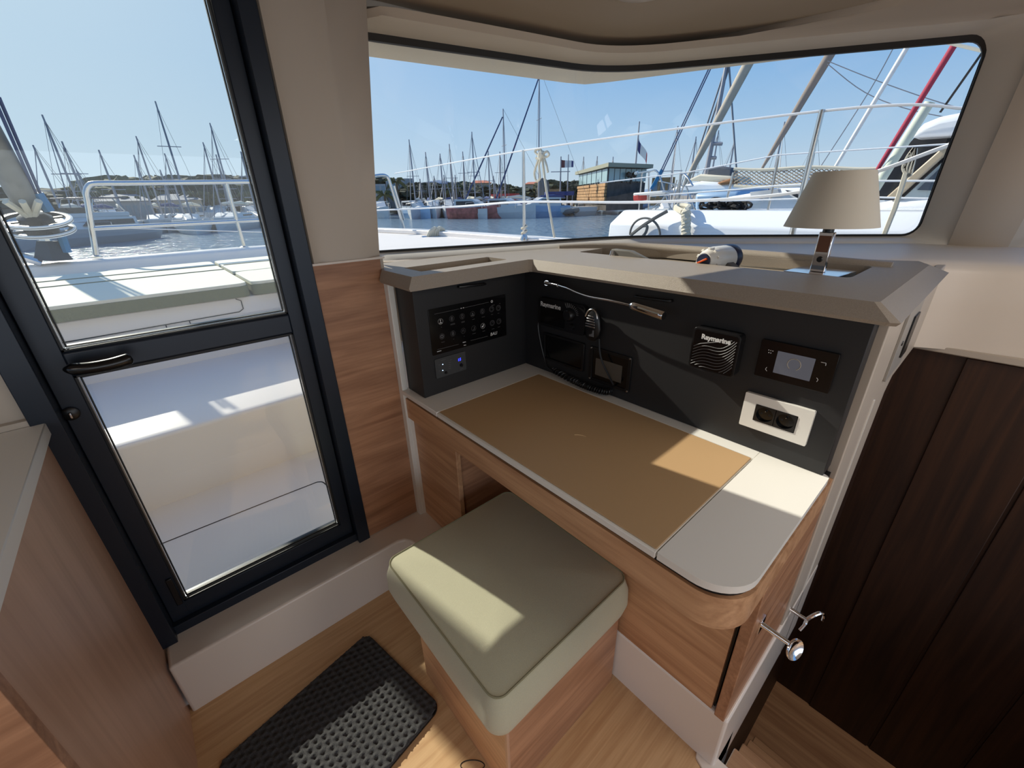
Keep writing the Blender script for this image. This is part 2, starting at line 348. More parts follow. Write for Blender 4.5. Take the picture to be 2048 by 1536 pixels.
# end post of the desk and companionway
S(MB().prism([(1.15,-.13),(1.51,-.13),(1.535,.86),(1.58,.895),(2.0,.895),(1.99,1.175),(1.15,1.163)], 0, .022, Matrix(((1,0,0,0),(0,0,1,.113),(0,1,0,0),(0,0,0,1)))).build('trim_3', m_gel, bevel=.003))
B((1.335,.110,-.12),(1.345,.114,.9)).build('trim_4', m_white)
S(bpy.data.objects['trim_4'])
S(B((1.15,.137,-1.1),(2.06,.16,.895)).build('wall_companionway', m_dark))
hs = S(B((2.0,-.80,-1.1),(2.05,.14,.89)).build('wall_hull', m_dark))
for y in (-.02, -.27, -.52):
    B((1.992,y-.24,-1.07),(2.0,y,.88)).build('panel', m_dark, hs, bevel=.0025)
S(B((.80,-.80,-1.1),(2.05,-.76,0)).build('wall_aft', m_dark))
S(B((.74,-.80,-1.1),(.802,.14,-.12)).build('wall_stairwell', m_dark))
S(B((.80,-.80,-1.12),(2.05,.15,-1.07)).build('floor_hull', m_woody))
st = thing('stairs', 'wooden companionway steps going down into the dark hull beside the desk', 'stairs', (.9,-.3,-1.07))
for i in range(4):
    x0 = .803+.17*i; z = -.215-.215*i
    B((x0,-.755,z-.03),(x0+.19,.105,z)).build('tread', m_woody, st, bevel=.004)
    B((x0,-.755,z-.21),(x0+.012,.105,z-.03)).build('riser', m_dark, st)
# ceiling with its raised edge
cpoly = CL + [(-2.4,-3.2),(-2.4,1.33),(.612,1.33)]
ce = S(MB().plate(cpoly, [], 1.872, 1.95).build('ceiling', m_ceil, bevel=.006))
MB().lathe([(.001,1.86),(.05,1.861),(.075,1.866),(.082,1.874)], 32, T(Vector((onZ(1288,-22,1.868).x, onZ(1288,-22,1.868).y, 0)))).build('ceiling_light', m_gel, ce, smooth=True)
S(B((-2.45,-3.2,-.03),(-2.4,1.4,.95)).build('wall_left', m_gel))
S(B((-2.45,-3.2,1.7),(-2.4,1.4,1.95)).build('trim_5', m_gel))
S(B((2.0,-3.2,-.03),(2.06,-.80,.9)).build('wall_side', m_gel))
# ---------------- door
door = thing('door_1', None, None, (.05,1.34,.205), kind='structure')
def dbox(n, x0, x1, z0, z1, y0, y1, m=m_alu, bv=.002): return B((x0,y0,z0),(x1,y1,z1)).build(n, m, door, bevel=bv)
dbox('jamb', .334,.377,.205,1.9, 1.305,1.40); dbox('jamb', -.279,-.232,.205,1.9, 1.295,1.40)
dbox('threshold', -.279,.377,.205,.238, 1.325,1.40)
dbox('stile', .292,.331,.238,1.9, 1.345,1.392); dbox('stile', -.231,-.187,.238,1.9, 1.345,1.392)
dbox('bottom_rail', -.19,.295,.238,.295, 1.345,1.392); dbox('middle_rail', -.19,.295,1.043,1.103, 1.342,1.432, bv=.006)  # middle rail deepened outward, out of view, to cut the sun patch
dbox('reveal', .329,.336,.238,1.9, 1.36,1.40, m_gask); dbox('reveal', -.234,-.229,.238,1.9, 1.36,1.40, m_gask)
for z0, z1 in ((.295,1.043),(1.103,1.9)):
    B((-.19,1.366,z0),(.295,1.370,z1)).build('glass_pane', m_glass, door)
    for k, (dx, yy, mm) in enumerate(((.0,1.352,m_gask),(.004,1.360,m_steel),(.007,1.364,m_gask))):
        b = MB(); x0, x1, t = -.187+dx, .292-dx, (.004,.0018,.003)[k]
        b.box((x0,yy-.004,z0+dx),(x0+t,yy+.004,z1)); b.box((x1-t,yy-.004,z0+dx),(x1,yy+.004,z1)); b.box((x0,yy-.004,z0+dx),(x1,yy+.004,z0+dx+t)); b.box((x0,yy-.004,z1-dx-t),(x1,yy+.004,z1-dx))
        b.build('glazing_bead', mm, door)
hp = catmull([onY(128,739,1.300), onY(150,738,1.290), onY(185,735,1.284), onY(222,728,1.282), onY(250,720,1.284), onY(262,716,1.288)],6)
hd = MB().tube(hp, [.004+.0095*min(1,i/5)*min(1,(len(hp)-1-i)/4+.35) for i in range(len(hp))], 14).build('handle', mat('handle_black',(16,16,18),.22), door, smooth=True)
MB().tube([onY(150,737,1.345), onY(150,737,1.296)], .012, 12).build('handle_boss', m_blk2, hd, smooth=True)
lk = MB().lathe([(.001,0),(.016,0),(.016,.008),(.012,.011)], 20, frameY(onY(142,826,1.345))).build('lock_rosette', m_blk2, door, smooth=True)
MB().box((-.003,-.009,.010),(.003,.006,.018), frameY(onY(142,826,1.345))).build('thumb_turn', m_chrome, lk, bevel=.002)
B((-.205,1.338,.205+.09),(-.190,1.346,.40)).build('hinge', m_blk2, door, bevel=.002)
# ================================================================== LEFT SIDEBOARD
sb = thing('sideboard', 'wooden sideboard with white worktop at the left edge of the picture, beside the door', 'sideboard', (-.6,.9,0))
B((-.90,.645,.0),(-.268,1.318,.935)).build('side_panel', m_woodz, sb, bevel=.001)
B((-.90,.60,.937),(-.255,1.300,.967)).build('worktop', m_white, sb, bevel=.002)
B((-.90,1.300,.967),(-.255,1.318,.98)).build('backsplash', m_gel, sb)
B((-.304,.622,0),(-.262,.645,.935)).build('corner_stile', m_woodx, sb, bevel=.001)
B((-.90,.63,0),(-.304,.645,.935)).build('carcass', m_gask, sb)
for z0, z1 in ((.03,.32),(.33,.60),(.61,.745),(.755,.925)):
    B((-.88,.615,z0),(-.312,.632,z1)).build('drawer_front', m_woodx, sb, bevel=.001)
# ================================================================== DESK
dk = thing('chart_table', 'built-in wooden desk with white top and tan writing pad against the black console', 'desk', (.83,.7,.205))
lidz = .777
top = MB().plate([(.585,1.055),(1.045,1.055),(1.045,.27),(1.09,.27),(1.09,1.30),(.585,1.30)], [], .760, lidz).build('top_border', m_white, dk, bevel=.0015)
lid = B((.586,.273,.760),(1.042,1.052,.7755)).build('lid', m_white, dk, bevel=.001)
MB().plate(rrect(.594,.275,1.0415,1.0505,.003,2), [], .7755, .7785).build('writing_pad', m_tan, lid, bevel=.001)
MB().tube(catmull([(.80,.66,.7786),(.812,.645,.7787),(.815,.63,.7786)],4), .0012, 6).build('scuff', mat('scuff_mark',(214,184,140),.7), lid)
MB().plate(rrect(.588,.118,1.10,.270,[.015,.002,.002,.085],10), [], .760, lidz).build('side_flap', m_white, dk, bevel=.002)
# apron bent round the front right corner
def apr(x, yb, r, n=10):
    P = [(x,1.285)] + [(x, yb+r + (1.2-yb-r)*k/6) for k in range(6,-1,-1)]
    for k in range(1, n+1): a = PI+PI/2*k/n; P.append((x+r+r*math.cos(a), yb+r+r*math.sin(a)))
    return P + [(.77,yb),(.95,yb),(1.15,yb)]
o1, o2 = apr(.593,.117,.083), apr(.613,.137,.063)
MB().plate(o1+o2[::-1], [], .665, .744).build('apron', m_woody, dk, smooth=True)
MB().plate(apr(.600,.125,.076)+apr(.613,.137,.063)[::-1], [], .744, .760).build('shadow_gap', m_gask, dk)
B((.62,.15,.66),(1.09,1.28,.67)).build('underside', m_woody, dk)
# cabinet left of the knee hole
B((.612,1.005,.207),(.630,1.283,.650)).build('cabinet_door', m_woody, dk, bevel=.0015)
B((.613,1.283,.207),(.60,1.287,.66)).build('filler_strip', m_white, dk)
B((.630,1.015,.207),(1.09,1.035,.66)).build('inner_panel', m_woodx, dk)
B((1.06,.5,.207),(1.09,1.02,.66)).build('back_board', m_woody, dk)
# cabinet right of the knee hole, door on its end
B((.772,.152,.205),(.787,.48,.664)).build('front_panel', m_woody, dk, bevel=.001)
B((.787,.47,.205),(1.09,.485,.66)).build('inner_panel', m_woodx, dk)
B((.785,.148,.205),(1.148,.47,.66)).build('carcass', m_gask, dk)
B((.766,.118,.203),(1.148,.142,.700)).build('end_door', m_woodx, dk, bevel=.002)
# ---------------- console (black upstand)
cs = thing('console', 'black instrument console rising behind and left of the desk top', 'console', (1.1,.7,.777))
B((1.087,.131,.778),(1.15,1.30,1.164)).build('back_panel', m_blk, cs, bevel=.001)
B((.611,1.171,.778),(1.087,1.285,1.164)).build('side_panel', m_blk, cs, bevel=.001)
for (a, b, f, pl) in (((916,573),(967,567),frameY,'Y'),((1274,592),(1345,601),frameX,'X')):
    pa = onY(*a,1.171) if pl == 'Y' else onX(*a,1.087); pb = onY(*b,1.171) if pl == 'Y' else onX(*b,1.087)
    n = Vector((0,-.014,0)) if pl == 'Y' else Vector((-.014,0,0))
    MB().tube([pa, pa+n*.8, pa+n+(pb-pa)*.06, pb+n-(pb-pa)*.06, pb+n*.8, pb], .004, 8).build('pull_handle', m_blk2, cs, smooth=True)
# ---------------- moulded counter
ct = thing('counter', 'taupe moulded counter with sunken trays on top of the black console', 'counter', (1.2,.7,1.16))
topo = [(.580,1.103),(1.046,1.110),(1.058,1.098),(1.058,.140),(1.066,.132),(1.70,.132),(1.775,.165),(1.74,.24),(1.62,.80),(1.48,1.12),(1.32,1.345),(.96,1.41),(.62,1.455),(.612,1.36),(.580,1.30)]
boto = [(.564,1.098),(1.034,1.098),(1.043,1.088),(1.043,.105),(1.052,.090),(1.82,.093),(1.865,.13),(1.80,.26),(1.63,.80),(1.49,1.12),(1.33,1.35),(.96,1.42),(.62,1.46),(.612,1.36),(.568,1.30)]
h1 = rrect(.648,1.168,.998,1.282,.006,3); h2 = rrect(1.325,.236,1.575,1.118,.02,4)
b = MB().plate(topo, [h1, h2], 1.172, 1.2005)
b.build('top', m_taupe, ct, bevel=.0)
midz = [((a[0]*.4+c[0]*.6), (a[1]*.4+c[1]*.6)) for a, c in zip(topo, boto)]
def rnd(p): return p
MB().loft([[(x,y,1.2005) for x,y in topo],[(x,y,1.168) for x,y in boto],[(x+.004*(1 if x<1.2 else -1),y+.006*(1 if y<.6 else 0),1.160) for x,y in boto],[(x+.03*(1 if x<1.2 else -1),y+.05*(1 if y<.6 else 0),1.1595) for x,y in boto]], False, True).build('lip', m_taupe, ct, smooth=True, ang=25)
for h, zb in ((h1,1.168),(h2,1.166)):
    xs = [p[0] for p in h]; ys = [p[1] for p in h]
    MB().box((min(xs)-.01,min(ys)-.01,zb-.006),(max(xs)+.01,max(ys)+.01,zb)).build('tray_floor', m_taupe, ct)
    xs = (min(xs),max(xs)); ys=(min(ys),max(ys))
# raised back rim of the big tray
MB().tube(catmull([(1.60,.20,1.196),(1.596,.5,1.202),(1.580,.95,1.204),(1.50,1.14,1.202),(1.38,1.27,1.196)],8), .018, 14).build('tray_rim', m_taupe, ct, smooth=True)
# ================================================================== THINGS ON THE CONSOLE
X0, Y0 = 1.087, 1.171
# --- touch switch panel
c = onY(935,651,Y0); M = frameY(c); sp = thing('switch_panel', 'glossy black touch switch panel with rows of printed icons, left on the console', 'switch panel', M=M)
def lY(px,py): p = onY(px,py,Y0); return (p.x-c.x, p.z-c.z)
def lY8(x,y): return lY(860+x/10.24, 570+y/10.24)
qd = [lY(855,619),lY(1010,588.5),lY(1012,669),lY(865,713)]
xs = [(qd[0][0]+qd[3][0])/2,(qd[1][0]+qd[2][0])/2]; zs = [(qd[2][1]+qd[3][1])/2,(qd[0][1]+qd[1][1])/2]
MB().plate(rrect(xs[0],zs[0],xs[1],zs[1],.004,3), [], 0, .003).build('plate', m_blkg, sp, local=True, bevel=.0008)
def ring(b, x, y, r, w=.0007, z=.0032, n=20): b.tube([(x+r*math.cos(2*PI*k/n), y+r*math.sin(2*PI*k/n), z) for k in range(n)], w, 4, closed=True)
def bar(b, x0, y0, x1, y1, w=.0009, z=.0032): b.tube([(x0,y0,z),(x1,y1,z)], w, 4)
icons = [(205,745,0),(435,685,1),(650,640,2),(860,595,3),(1062,535,2),(235,1050,4),(460,990,1),(670,935,5),(885,885,6),(1072,835,7)]
for x, y, k in icons:
    b = MB(); u, v = lY8(x, y)
    ring(b, u, v, .0095, .00035)
    if k == 0: bar(b,u,v-.004,u,v+.005); bar(b,u-.005,v-.005,u+.005,v-.005,.0012); b.blob((u,v+.005,.0032),(.0022,.0022,.0006),1,0)
    elif k in (1,2): b.tube([(u+.0035*math.cos(2*PI*i/14), v+.0062*math.sin(2*PI*i/14), .0032) for i in range(14)], .0008, 4, closed=True); bar(b,u-.001,v-.003,u+.001,v+.003) if k == 1 else None
    elif k == 3: bar(b,u-.006,v-.004,u+.006,v-.004,.0018); bar(b,u-.003,v+.001,u+.003,v+.001,.0016); bar(b,u,v+.001,u,v+.005,.0012)
    elif k == 4: ring(b,u,v,.0045,.0016,n=12); [bar(b,u+.005*math.cos(a*PI/4),v+.005*math.sin(a*PI/4),u+.0075*math.cos(a*PI/4),v+.0075*math.sin(a*PI/4),.0009) for a in range(8)]
    elif k == 5: b.tube([(u-.003,v-.004,.0032),(u-.003,v+.002,.0032),(u,v+.005,.0032),(u+.003,v+.002,.0032),(u+.003,v-.004,.0032)], .0007, 4)
    elif k == 6: bar(b,u-.004,v-.005,u+.002,v-.005); bar(b,u+.002,v-.005,u+.003,v+.005)
    else: b.blob((u-.001,v-.002,.0032),(.0045,.003,.0006),1,0); b.blob((u+.003,v+.003,.0032),(.0028,.0025,.0006),1,0)
    b.build('icon', m_print if k in (0,7) else m_printd, sp, local=True)
b = MB()
for (x,y,w) in ((225,860,30),(455,805,170),(455,790,160),(665,760,130),(665,745,120),(880,700,100),(1080,650,130),(255,1165,120),(475,1105,30),(690,1045,30),(890,990,140),(1090,940,110),(1260,600,80),(1390,575,70),(1280,895,110),(1400,855,100),(1280,410,120),(1420,375,40)):
    u, v = lY8(x,y); bar(b, u-w/2/10.24/900, v, u+w/2/10.24/900, v, .0006)
for (x0,y0,x1,y1) in ((80,595,590,485),(705,460,1190,350),(140,1320,575,1210),(820,1135,1170,1045)):
    u,v = lY8(x0,y0); u1,v1 = lY8(x1,y1); bar(b,u,v,u1,v1,.0006)
tag(b.build('print_lines', m_printd, sp, local=True), kind='stuff')
b = MB()
for (x0,y0,x1,y1) in ((135,1365,220,1340),(660,1175,722,1160),(680,1232,725,1225),(615,478,640,470),(662,468,685,460)):
    u,v = lY8(x0,y0); u1,v1 = lY8(x1,y1); bar(b,u,v,u1,v1,.0013)
tag(b.build('print_marks', m_print, sp, local=True), kind='stuff')
for x, y in ((1250,490),(1390,465),(1265,775),(1400,740)):
    b = MB(); u,v = lY8(x,y); ring(b,u,v,.010,.0005); ring(b,u,v,.0065,.0003); bar(b,u,v,u+.004,v+.005,.0005); b.build('gauge', m_printd, sp, local=True)
u,v = lY8(1255,335); b = MB(); ring(b,u,v,.004,.0012,n=6); b.build('emblem', m_print, sp, local=True)
u,v = lY8(1225,1040); txt('BALI', .0165, m_print, T(Vector((u,v,.0031))), sp, 'lettering', .0002, shear=.15)
# --- charger remote
c2 = onY(900,731,Y0); M = frameY(c2); cr = thing('charger_remote', 'dark grey charger control plate with a blue lit number, below the touch switch panel', 'control panel', M=M)
def lC(px,py): p = onY(px,py,Y0); return (p.x-c2.x, p.z-c2.z)
qd = [lC(868,716),lC(930.4,704),lC(930.4,738.5),lC(871.5,757)]
MB().plate(rrect((qd[0][0]+qd[3][0])/2, (qd[2][1]+qd[3][1])/2, (qd[1][0]+qd[2][0])/2, (qd[0][1]+qd[1][1])/2, .004, 3), [], 0, .005).build('plate', mat('charger_grey',(62,64,66),.45), cr, local=True, bevel=.001)
u,v = lC(914,722); txt('15', .014, emit('blue_digits',(40,50,255),6), T(Vector((u,v,.0052))), cr, 'lit_number', .0002, shear=.1)
for (x,y,col) in ((883.8,728,'w'),(883.8,740,'w')):
    u,v = lC(x,y); MB().blob((u,v,.0055),(.0018,.0018,.0012),1,0).build('indicator_light', emit('led',(190,220,255),4), cr, local=True)
u,v = lC(920.5,729); MB().lathe([(.001,.012),(.005,.012),(.006,.005)],14,T(Vector((u,v,0)))).build('button', m_blk2, cr, local=True, smooth=True)
u,v = lC(890,744); MB().lathe([(.001,.010),(.004,.010),(.005,.005)],14,T(Vector((u,v,0)))).build('button', m_blk2, cr, local=True, smooth=True)
b = MB()
for (x,y,w) in ((885,719,.020),(900,719,.008),(898,724,.010),(898,728,.010),(898,732,.010),(898,736,.010),(922,737,.012),(877,729,.005),(877,741,.005)):
    u,v = lC(x,y); bar(b,u-w/2,v,u+w/2,v,.0008,.0052)
tag(b.build('print_marks', m_printd, cr, local=True), kind='stuff')
def lx(c): return lambda px,py: ((-(onX(px,py,X0).y-c.y)), onX(px,py,X0).z-c.z)
# --- VHF radio
c = Vector((X0,.970,1.018)); L_ = lx(c); vr = thing('vhf_radio', 'black marine radio with a round knob and white lettering, in the console corner', 'radio', M=frameX(c))
MB().plate(rrect(-.110,-.052,.110,.052,.014,5), [], 0, .020).build('body', m_blk2, vr, local=True, bevel=.004)
MB().plate(rrect(-.098,-.042,.022,.018,.003,2), [], .020, .021).build('screen', m_blkg, vr, local=True)
txt('Raymarine', .0235, m_print, T(Vector((-.098,.021,.0202))), vr, 'lettering', .0003, bold=.0005)
b = MB()
for k in range(11):
    a0 = math.radians(118-11*k); b.tube([(.045+q*math.cos(a0)*1.15,.012+q*math.sin(a0)*.95,.0205) for q in (.026,.036-.0004*k,.043-.001*k)], .0011, 4)
tag(b.build('stripe_print', m_printd, vr, local=True), kind='stuff')
MB().lathe([(.001,.038),(.016,.038),(.020,.034),(.022,.02)],24,T(Vector((.045,.012,0)))).build('knob', m_blk2, vr, local=True, smooth=True)
MB().lathe([(.001,.031),(.009,.031),(.011,.02)],16,T(Vector((.058,-.028,0)))).build('knob', m_blk2, vr, local=True, smooth=True)
# --- lower black instrument
c = Vector((X0,.966,.883)); rd = thing('radio_bezel', 'flat black instrument with raised bezel directly below the marine radio', 'instrument', M=frameX(c))
MB().plate(rrect(-.100,-.053,.100,.053,.006,3),[rrect(-.090,-.045,.090,.045,.004,3)],0,.008).build('bezel', m_blk2, rd, local=True, bevel=.001)
MB().plate(rrect(-.091,-.046,.091,.046,.004,3),[],0,.003).build('screen', m_blkg, rd, local=True)
# --- handset with coiled cord
c = Vector((X0,.826,1.016)); SM = Matrix.Diagonal((1.55,1.42,1.0,1)); hm = thing('handset_microphone', 'black hand microphone with silver grille hanging on the console, its coiled cord trailing', 'microphone', M=frameX(c))
def hsec(t):   # ovoid body
    return .021*(math.sin(PI*min(max(t,.0),1)**.8))**.45
rings = []
for k in range(13):
    t = k/12; r = max(hsec(.02+.96*t), .003); z = -.038+.076*t
    rings.append([SM @ Vector((r*math.cos(2*PI*i/20), z, .019+.014*math.sin(2*PI*i/20)*min(1,r/.02))) for i in range(20)])
MB().loft(rings[::-1]).build('body', m_blk2, hm, local=True, smooth=True)
b = MB()
for k in range(5): w_ = (.007,.0098,.0112,.012,.0125)[k]; MB().box((-w_,.019-.006*k,.0310),(w_,.0215-.006*k,.0338),SM).build('grille_bar', m_steel, hm, local=True, bevel=.0004)
MB().tube([SM@Vector((.017*math.cos(a),.006+.030*math.sin(a),.029-.004*math.sin(a))) for a in [PI*.12+PI*.76*k/12 for k in range(13)]], .003, 6).build('bright_rim', m_steel, hm, local=True, smooth=True)
MB().box((-.002,-.027,.029),(.010,-.011,.0322),SM).build('badge', m_printd, hm, local=True, bevel=.0008)
MB().lathe([(.001,0),(.006,0),(.008,.012)],12,T(Vector((0,.03,.006)))@RX(PI/2)).build('hanger', m_blk2, hm, local=True)
def cordpt(px,py,x): return onX(px,py,x)
plain = [cordpt(1198,678,1.066),cordpt(1199,700,1.064),cordpt(1204,722,1.062),cordpt(1216,748,1.060),cordpt(1226,768,1.056)]
MB().tube(catmull(plain,8), .0032, 8).build('cord', m_blk2, hm, smooth=True)
base = catmull([onZ(1228,778,.79)]+[onZ(1212,786,.789),onZ(1180,778,.789),onZ(1145,763,.789),onZ(1106,742,.79)],30)
base2 = catmull([cordpt(1106,741,1.062),cordpt(1094,732,1.066),cordpt(1088,715,1.07),cordpt(1080,680,1.07),cordpt(1076,650,1.072),cordpt(1080,632,1.075)],8)
cp = []; turns = 30; N = len(base)
for i, p in enumerate(base):
    for s in range(4):
        j = min(i+1, N-1); q = p.lerp(base[j], s/4); a = 2*PI*turns*(i+s/4)/N
        t = (base[j]-base[max(i-1,0)]).normalized(); u = t.cross(Vector((0,0,1))).normalized(); cp.append(q + u*(.0095*math.cos(a)) + Vector((0,0,.0095*math.sin(a)+.005)))
MB().tube(cp, .0031, 6).build('coiled_cord', m_blk2, hm, smooth=True)
MB().tube(base2, .0032, 8).build('cord', m_blk2, hm, smooth=True)
MB().tube([plain[-1]]+[base[0]], .0032, 8).build('cord', m_blk2, hm, smooth=True)
# --- framed display with four screws
c = Vector((X0,.759,.873)); dp = thing('framed_display', 'small grey screen in a black frame with four screws, above the pad edge', 'display', M=frameX(c)); L_ = lx(c)
q4 = [L_(1184,694),L_(1262.6,716.6),L_(1256.8,782),L_(1180.7,755.6)]
hx = max(abs(p[0]) for p in q4)+.004; hz = (max(p[1] for p in q4)-min(p[1] for p in q4))/2+.004
MB().plate(rrect(-hx,-hz,hx,hz,.005,3),[rrect(-hx+.012,-hz+.010,hx-.012,hz-.010,.003,3)],0,.006).build('frame', m_blk2, dp, local=True, bevel=.001)
MB().plate(rrect(-hx+.011,-hz+.009,hx-.011,hz-.009,.003,3),[],0,.003).build('bezel', m_blkg, dp, local=True)
MB().plate(rrect(-.057,-.037,.050,.024,.001,2),[],.003,.0036).build('screen', mat('grey_screen',(92,86,78),.25), dp, local=True)
for sx in (-1,1):
    for sz in (-1,1): MB().lathe([(.001,.0078),(.003,.0074),(.0036,.006)],12,T(Vector((sx*(hx-.006),sz*(hz-.005),0)))).build('screw', m_steel, dp, local=True, smooth=True)
# --- gooseneck reading lamp
gl = thing('reading_lamp', 'chrome gooseneck reading lamp reaching across the top of the black console', 'lamp', onX(1092,566,X0))
MB().tube([onX(1091,565,1.086)+Vector((0,.0,0)), onX(1093,566,1.06)], .009, 14).build('wall_mount', m_chrome, gl, smooth=True)
MB().tube([onX(1091,566,1.058), onX(1116,571,1.050)], .0065, 14).build('sleeve', m_chrome, gl, smooth=True)
gp = catmull([onX(1116,571,1.05),onX(1135,577,1.045),onX(1155,586,1.04),(onX(1180,594,1.035)),onX(1220,601,1.03),onX(1262,611,1.025)],8)
MB().tube(gp, .0038, 10).build('flexible_neck', m_chrome, gl, smooth=True)
a_, b_ = onX(1260,610,1.025), onX(1328,632,1.015); d_ = (b_-a_)
lh = MB().tube([a_, a_+d_*.06, a_+d_*.12, a_+d_*.98, b_], [.006,.0115,.0125,.0125,.011], 20).build('lamp_head', m_chrome, gl, smooth=True)
MB().tube([b_-d_*.01, b_+d_*.004], .0095, 16).build('lens', m_blk2, lh)
nn = (CAM-(a_+b_)/2).normalized()
MB().tube([a_+d_*.25+nn*.0125, a_+d_*.85+nn*.0125], .0035, 8).build('rocker', m_steel, lh, smooth=True)
# --- square remote box
c = Vector((X0,.424,1.025)); bx_ = thing('speaker_box', 'square black box with white lettering and wave pattern, mounted mid console', 'box', M=frameX(c))
MB().plate(rrect(-.060,-.056,.060,.056,.010,5),[],0,.030).build('body', m_blk2, bx_, local=True, bevel=.004)
MB().plate(rrect(-.055,-.052,.055,.051,.006,4),[],.030,.0315).build('face', m_blkg, bx_, local=True)
txt('Raymarine', .0175, m_print, T(Vector((-.036,.029,.0318))), bx_, 'lettering', .0004, bold=.0007)
b = MB()
for k in range(22):
    pts = []
    for i in range(19):
        t = i/18; x = -.053+.106*t; y = -.092+.0083*k+.060*(t**1.5)+.012*math.sin(t*5.5+.4)
        if -.050 < y < (.017 if x < .036 else .046): pts.append((x,y,.0316))
    if len(pts) > 2: b.tube(pts, .0008, 4)
tag(b.build('wave_ribs', m_printd, bx_, local=True), kind='stuff')
# --- touch thermostat
c = onX(1598,730,X0); L_ = lx(c); tp = thing('thermostat_display', 'wide black touch controller with a grey screen, right of the square box', 'controller', M=frameX(c))
q4 = [L_(1527,677),L_(1683,706),L_(1659,785),L_(1511,748)]
MB().plate(rrect((q4[0][0]+q4[3][0])/2,(q4[2][1]+q4[3][1])/2,(q4[1][0]+q4[2][0])/2,(q4[0][1]+q4[1][1])/2,.003,3),[],0,.010).build('body', m_blkg, tp, local=True, bevel=.001)
q5 = [L_(1559,700),L_(1633,715),L_(1623.5,760),L_(1549,743)]
sx0,sx1,sz0,sz1 = (q5[0][0]+q5[3][0])/2,(q5[1][0]+q5[2][0])/2,(q5[2][1]+q5[3][1])/2,(q5[0][1]+q5[1][1])/2
MB().plate(rrect(sx0,sz0,sx1,sz1,.001,2),[],.010,.0106).build('screen', emit('lit_screen',(150,150,162),.22), tp, local=True)
b = MB(); u,v = L_(1591,727)
b.tube([(u+.0135*math.cos(a*PI/12),v+.0135*math.sin(a*PI/12),.0107) for a in range(-4,17)], .0012, 4); b.build('dial_mark', mat('dial_tan',(165,160,150),.5), tp, local=True)
b = MB()
for (x,y) in ((1541,698),(1545,699),(1549,700),(1541,703),(1545,704)): u,v = L_(x,y); b.box((u-.001,v-.001,.0102),(u+.001,v+.001,.0106))
for (x0,y0,x1,y1) in ((1534,736,1537,732),(1534,736,1537,740),(1639,757,1636,753),(1639,757,1636,761),(1645,722,1655,724),(1655,724,1654,729)): u,v = L_(x0,y0); u1,v1 = L_(x1,y1); bar(b,u,v,u1,v1,.0006,.0104)
tag(b.build('touch_icons', m_print, tp, local=True), kind='stuff')
# --- double socket
c = onX(1552,834,X0); L_ = lx(c); sk = thing('double_socket', 'white plate with two round black power sockets at the right end of the console', 'power socket', M=frameX(c))
MB().plate(rrect(-.0765,-.047,.0765,.047,.003,3),[rrect(-.047,-.023,.047,.023,.001,2)],0,.010).build('plate', m_whitep, sk, local=True, bevel=.0015)
for s in (-1,1):
    cir = [(s*.0232+.0195*math.cos(2*PI*k/24), .0195*math.sin(2*PI*k/24)) for k in range(24)]
    so = MB().plate(rrect(s*.0232-.0225,-.0225,s*.0232+.0225,.0225,.001,2),[cir],.002,.0112).build('socket', m_blk2, sk, local=True)
    MB().plate([(s*.0232+.0196*math.cos(2*PI*k/24), .0196*math.sin(2*PI*k/24)) for k in range(24)],[],.0005,.002).build('well', m_blkg, so, local=True)
    MB().lathe([(.001,.010),(.0018,.009),(.0022,.002)],10,T(Vector((s*.0232,.009,0)))).build('earth_pin', m_chrome, so, local=True, smooth=True)
    for q in (-1,1): MB().lathe([(.001,.0024),(.003,.0024),(.003,.002)],12,T(Vector((s*.0232+q*.0095,-.001,0)))).build('hole', m_gask, so, local=True)
# --- switch plate on the white post
pc = onY(1808,672,.113); sw = thing('light_switch', 'grey switch plate with black rocker on the white post right of the counter', 'light switch', M=frameY(pc))
MB().plate(rrect(-.115,-.10,.10,.09,.010,4),[],0,.006).build('plate', mat('switch_grey',(158,154,148),.4), sw, local=True, bevel=.002)
MB().plate(rrect(-.005,-.060,.075,.055,.004,3),[],.006,.010).build('rocker', m_blk2, sw, local=True, bevel=.001)
MB().lathe([(.001,.0085),(.006,.008),(.007,.006)],12,T(Vector((-.06,-.005,0)))).build('button', m_blk2, sw, local=True)
# --- two coat hooks on the end door of the cabinet
def hook(px, py, lab):
    p = onY(px, py, .118); h = thing('coat_hook', lab, 'hook', M=frameY(p), group='chrome hooks on the desk end')
    MB().plate(rrect(-.016,-.022,.016,.022,.006,4),[],0,.004).build('base_plate', m_chrome, h, local=True, bevel=.001)
    return h
h1_ = hook(1521,1247,'chrome hook with a round dished disc end, the nearer one on the desk end')
MB().tube([(0,0,.003),(0,-.002,.03),(.0,-.004,.062)],[.007,.006,.0055],10).build('arm', m_chrome, h1_, local=True, smooth=True)
MB().lathe([(.001,.003),(.014,.004),(.020,.007),(.0235,.0095),(.0245,.008),(.0235,.0055),(.015,.001),(.001,0)],28,T(Vector((.004,-.014,.064)))@RX(-.35)@RY(-.35)).build('disc', m_chrome, h1_, local=True, smooth=True)
h2_ = hook(1577,1216,'chrome hook with a curled upper prong, the farther one on the desk end')
MB().tube([(0,0,.003),(0,-.002,.03),(0,-.002,.052)],[.007,.006,.0055],10).build('arm', m_chrome, h2_, local=True, smooth=True)
MB().tube(catmull([(0,-.002,.05),(.006,.016,.058),(.022,.026,.070),(.038,.014,.080),(.040,-.010,.082)],6),[.0055]*12+[.005]*13,8).build('prong', m_chrome, h2_, local=True, smooth=True)
MB().tube(catmull([(0,-.003,.05),(-.01,-.016,.05),(-.022,-.034,.045)],6),[.0055]*6+[.0045]*7,8).build('prong', m_chrome, h2_, local=True, smooth=True)
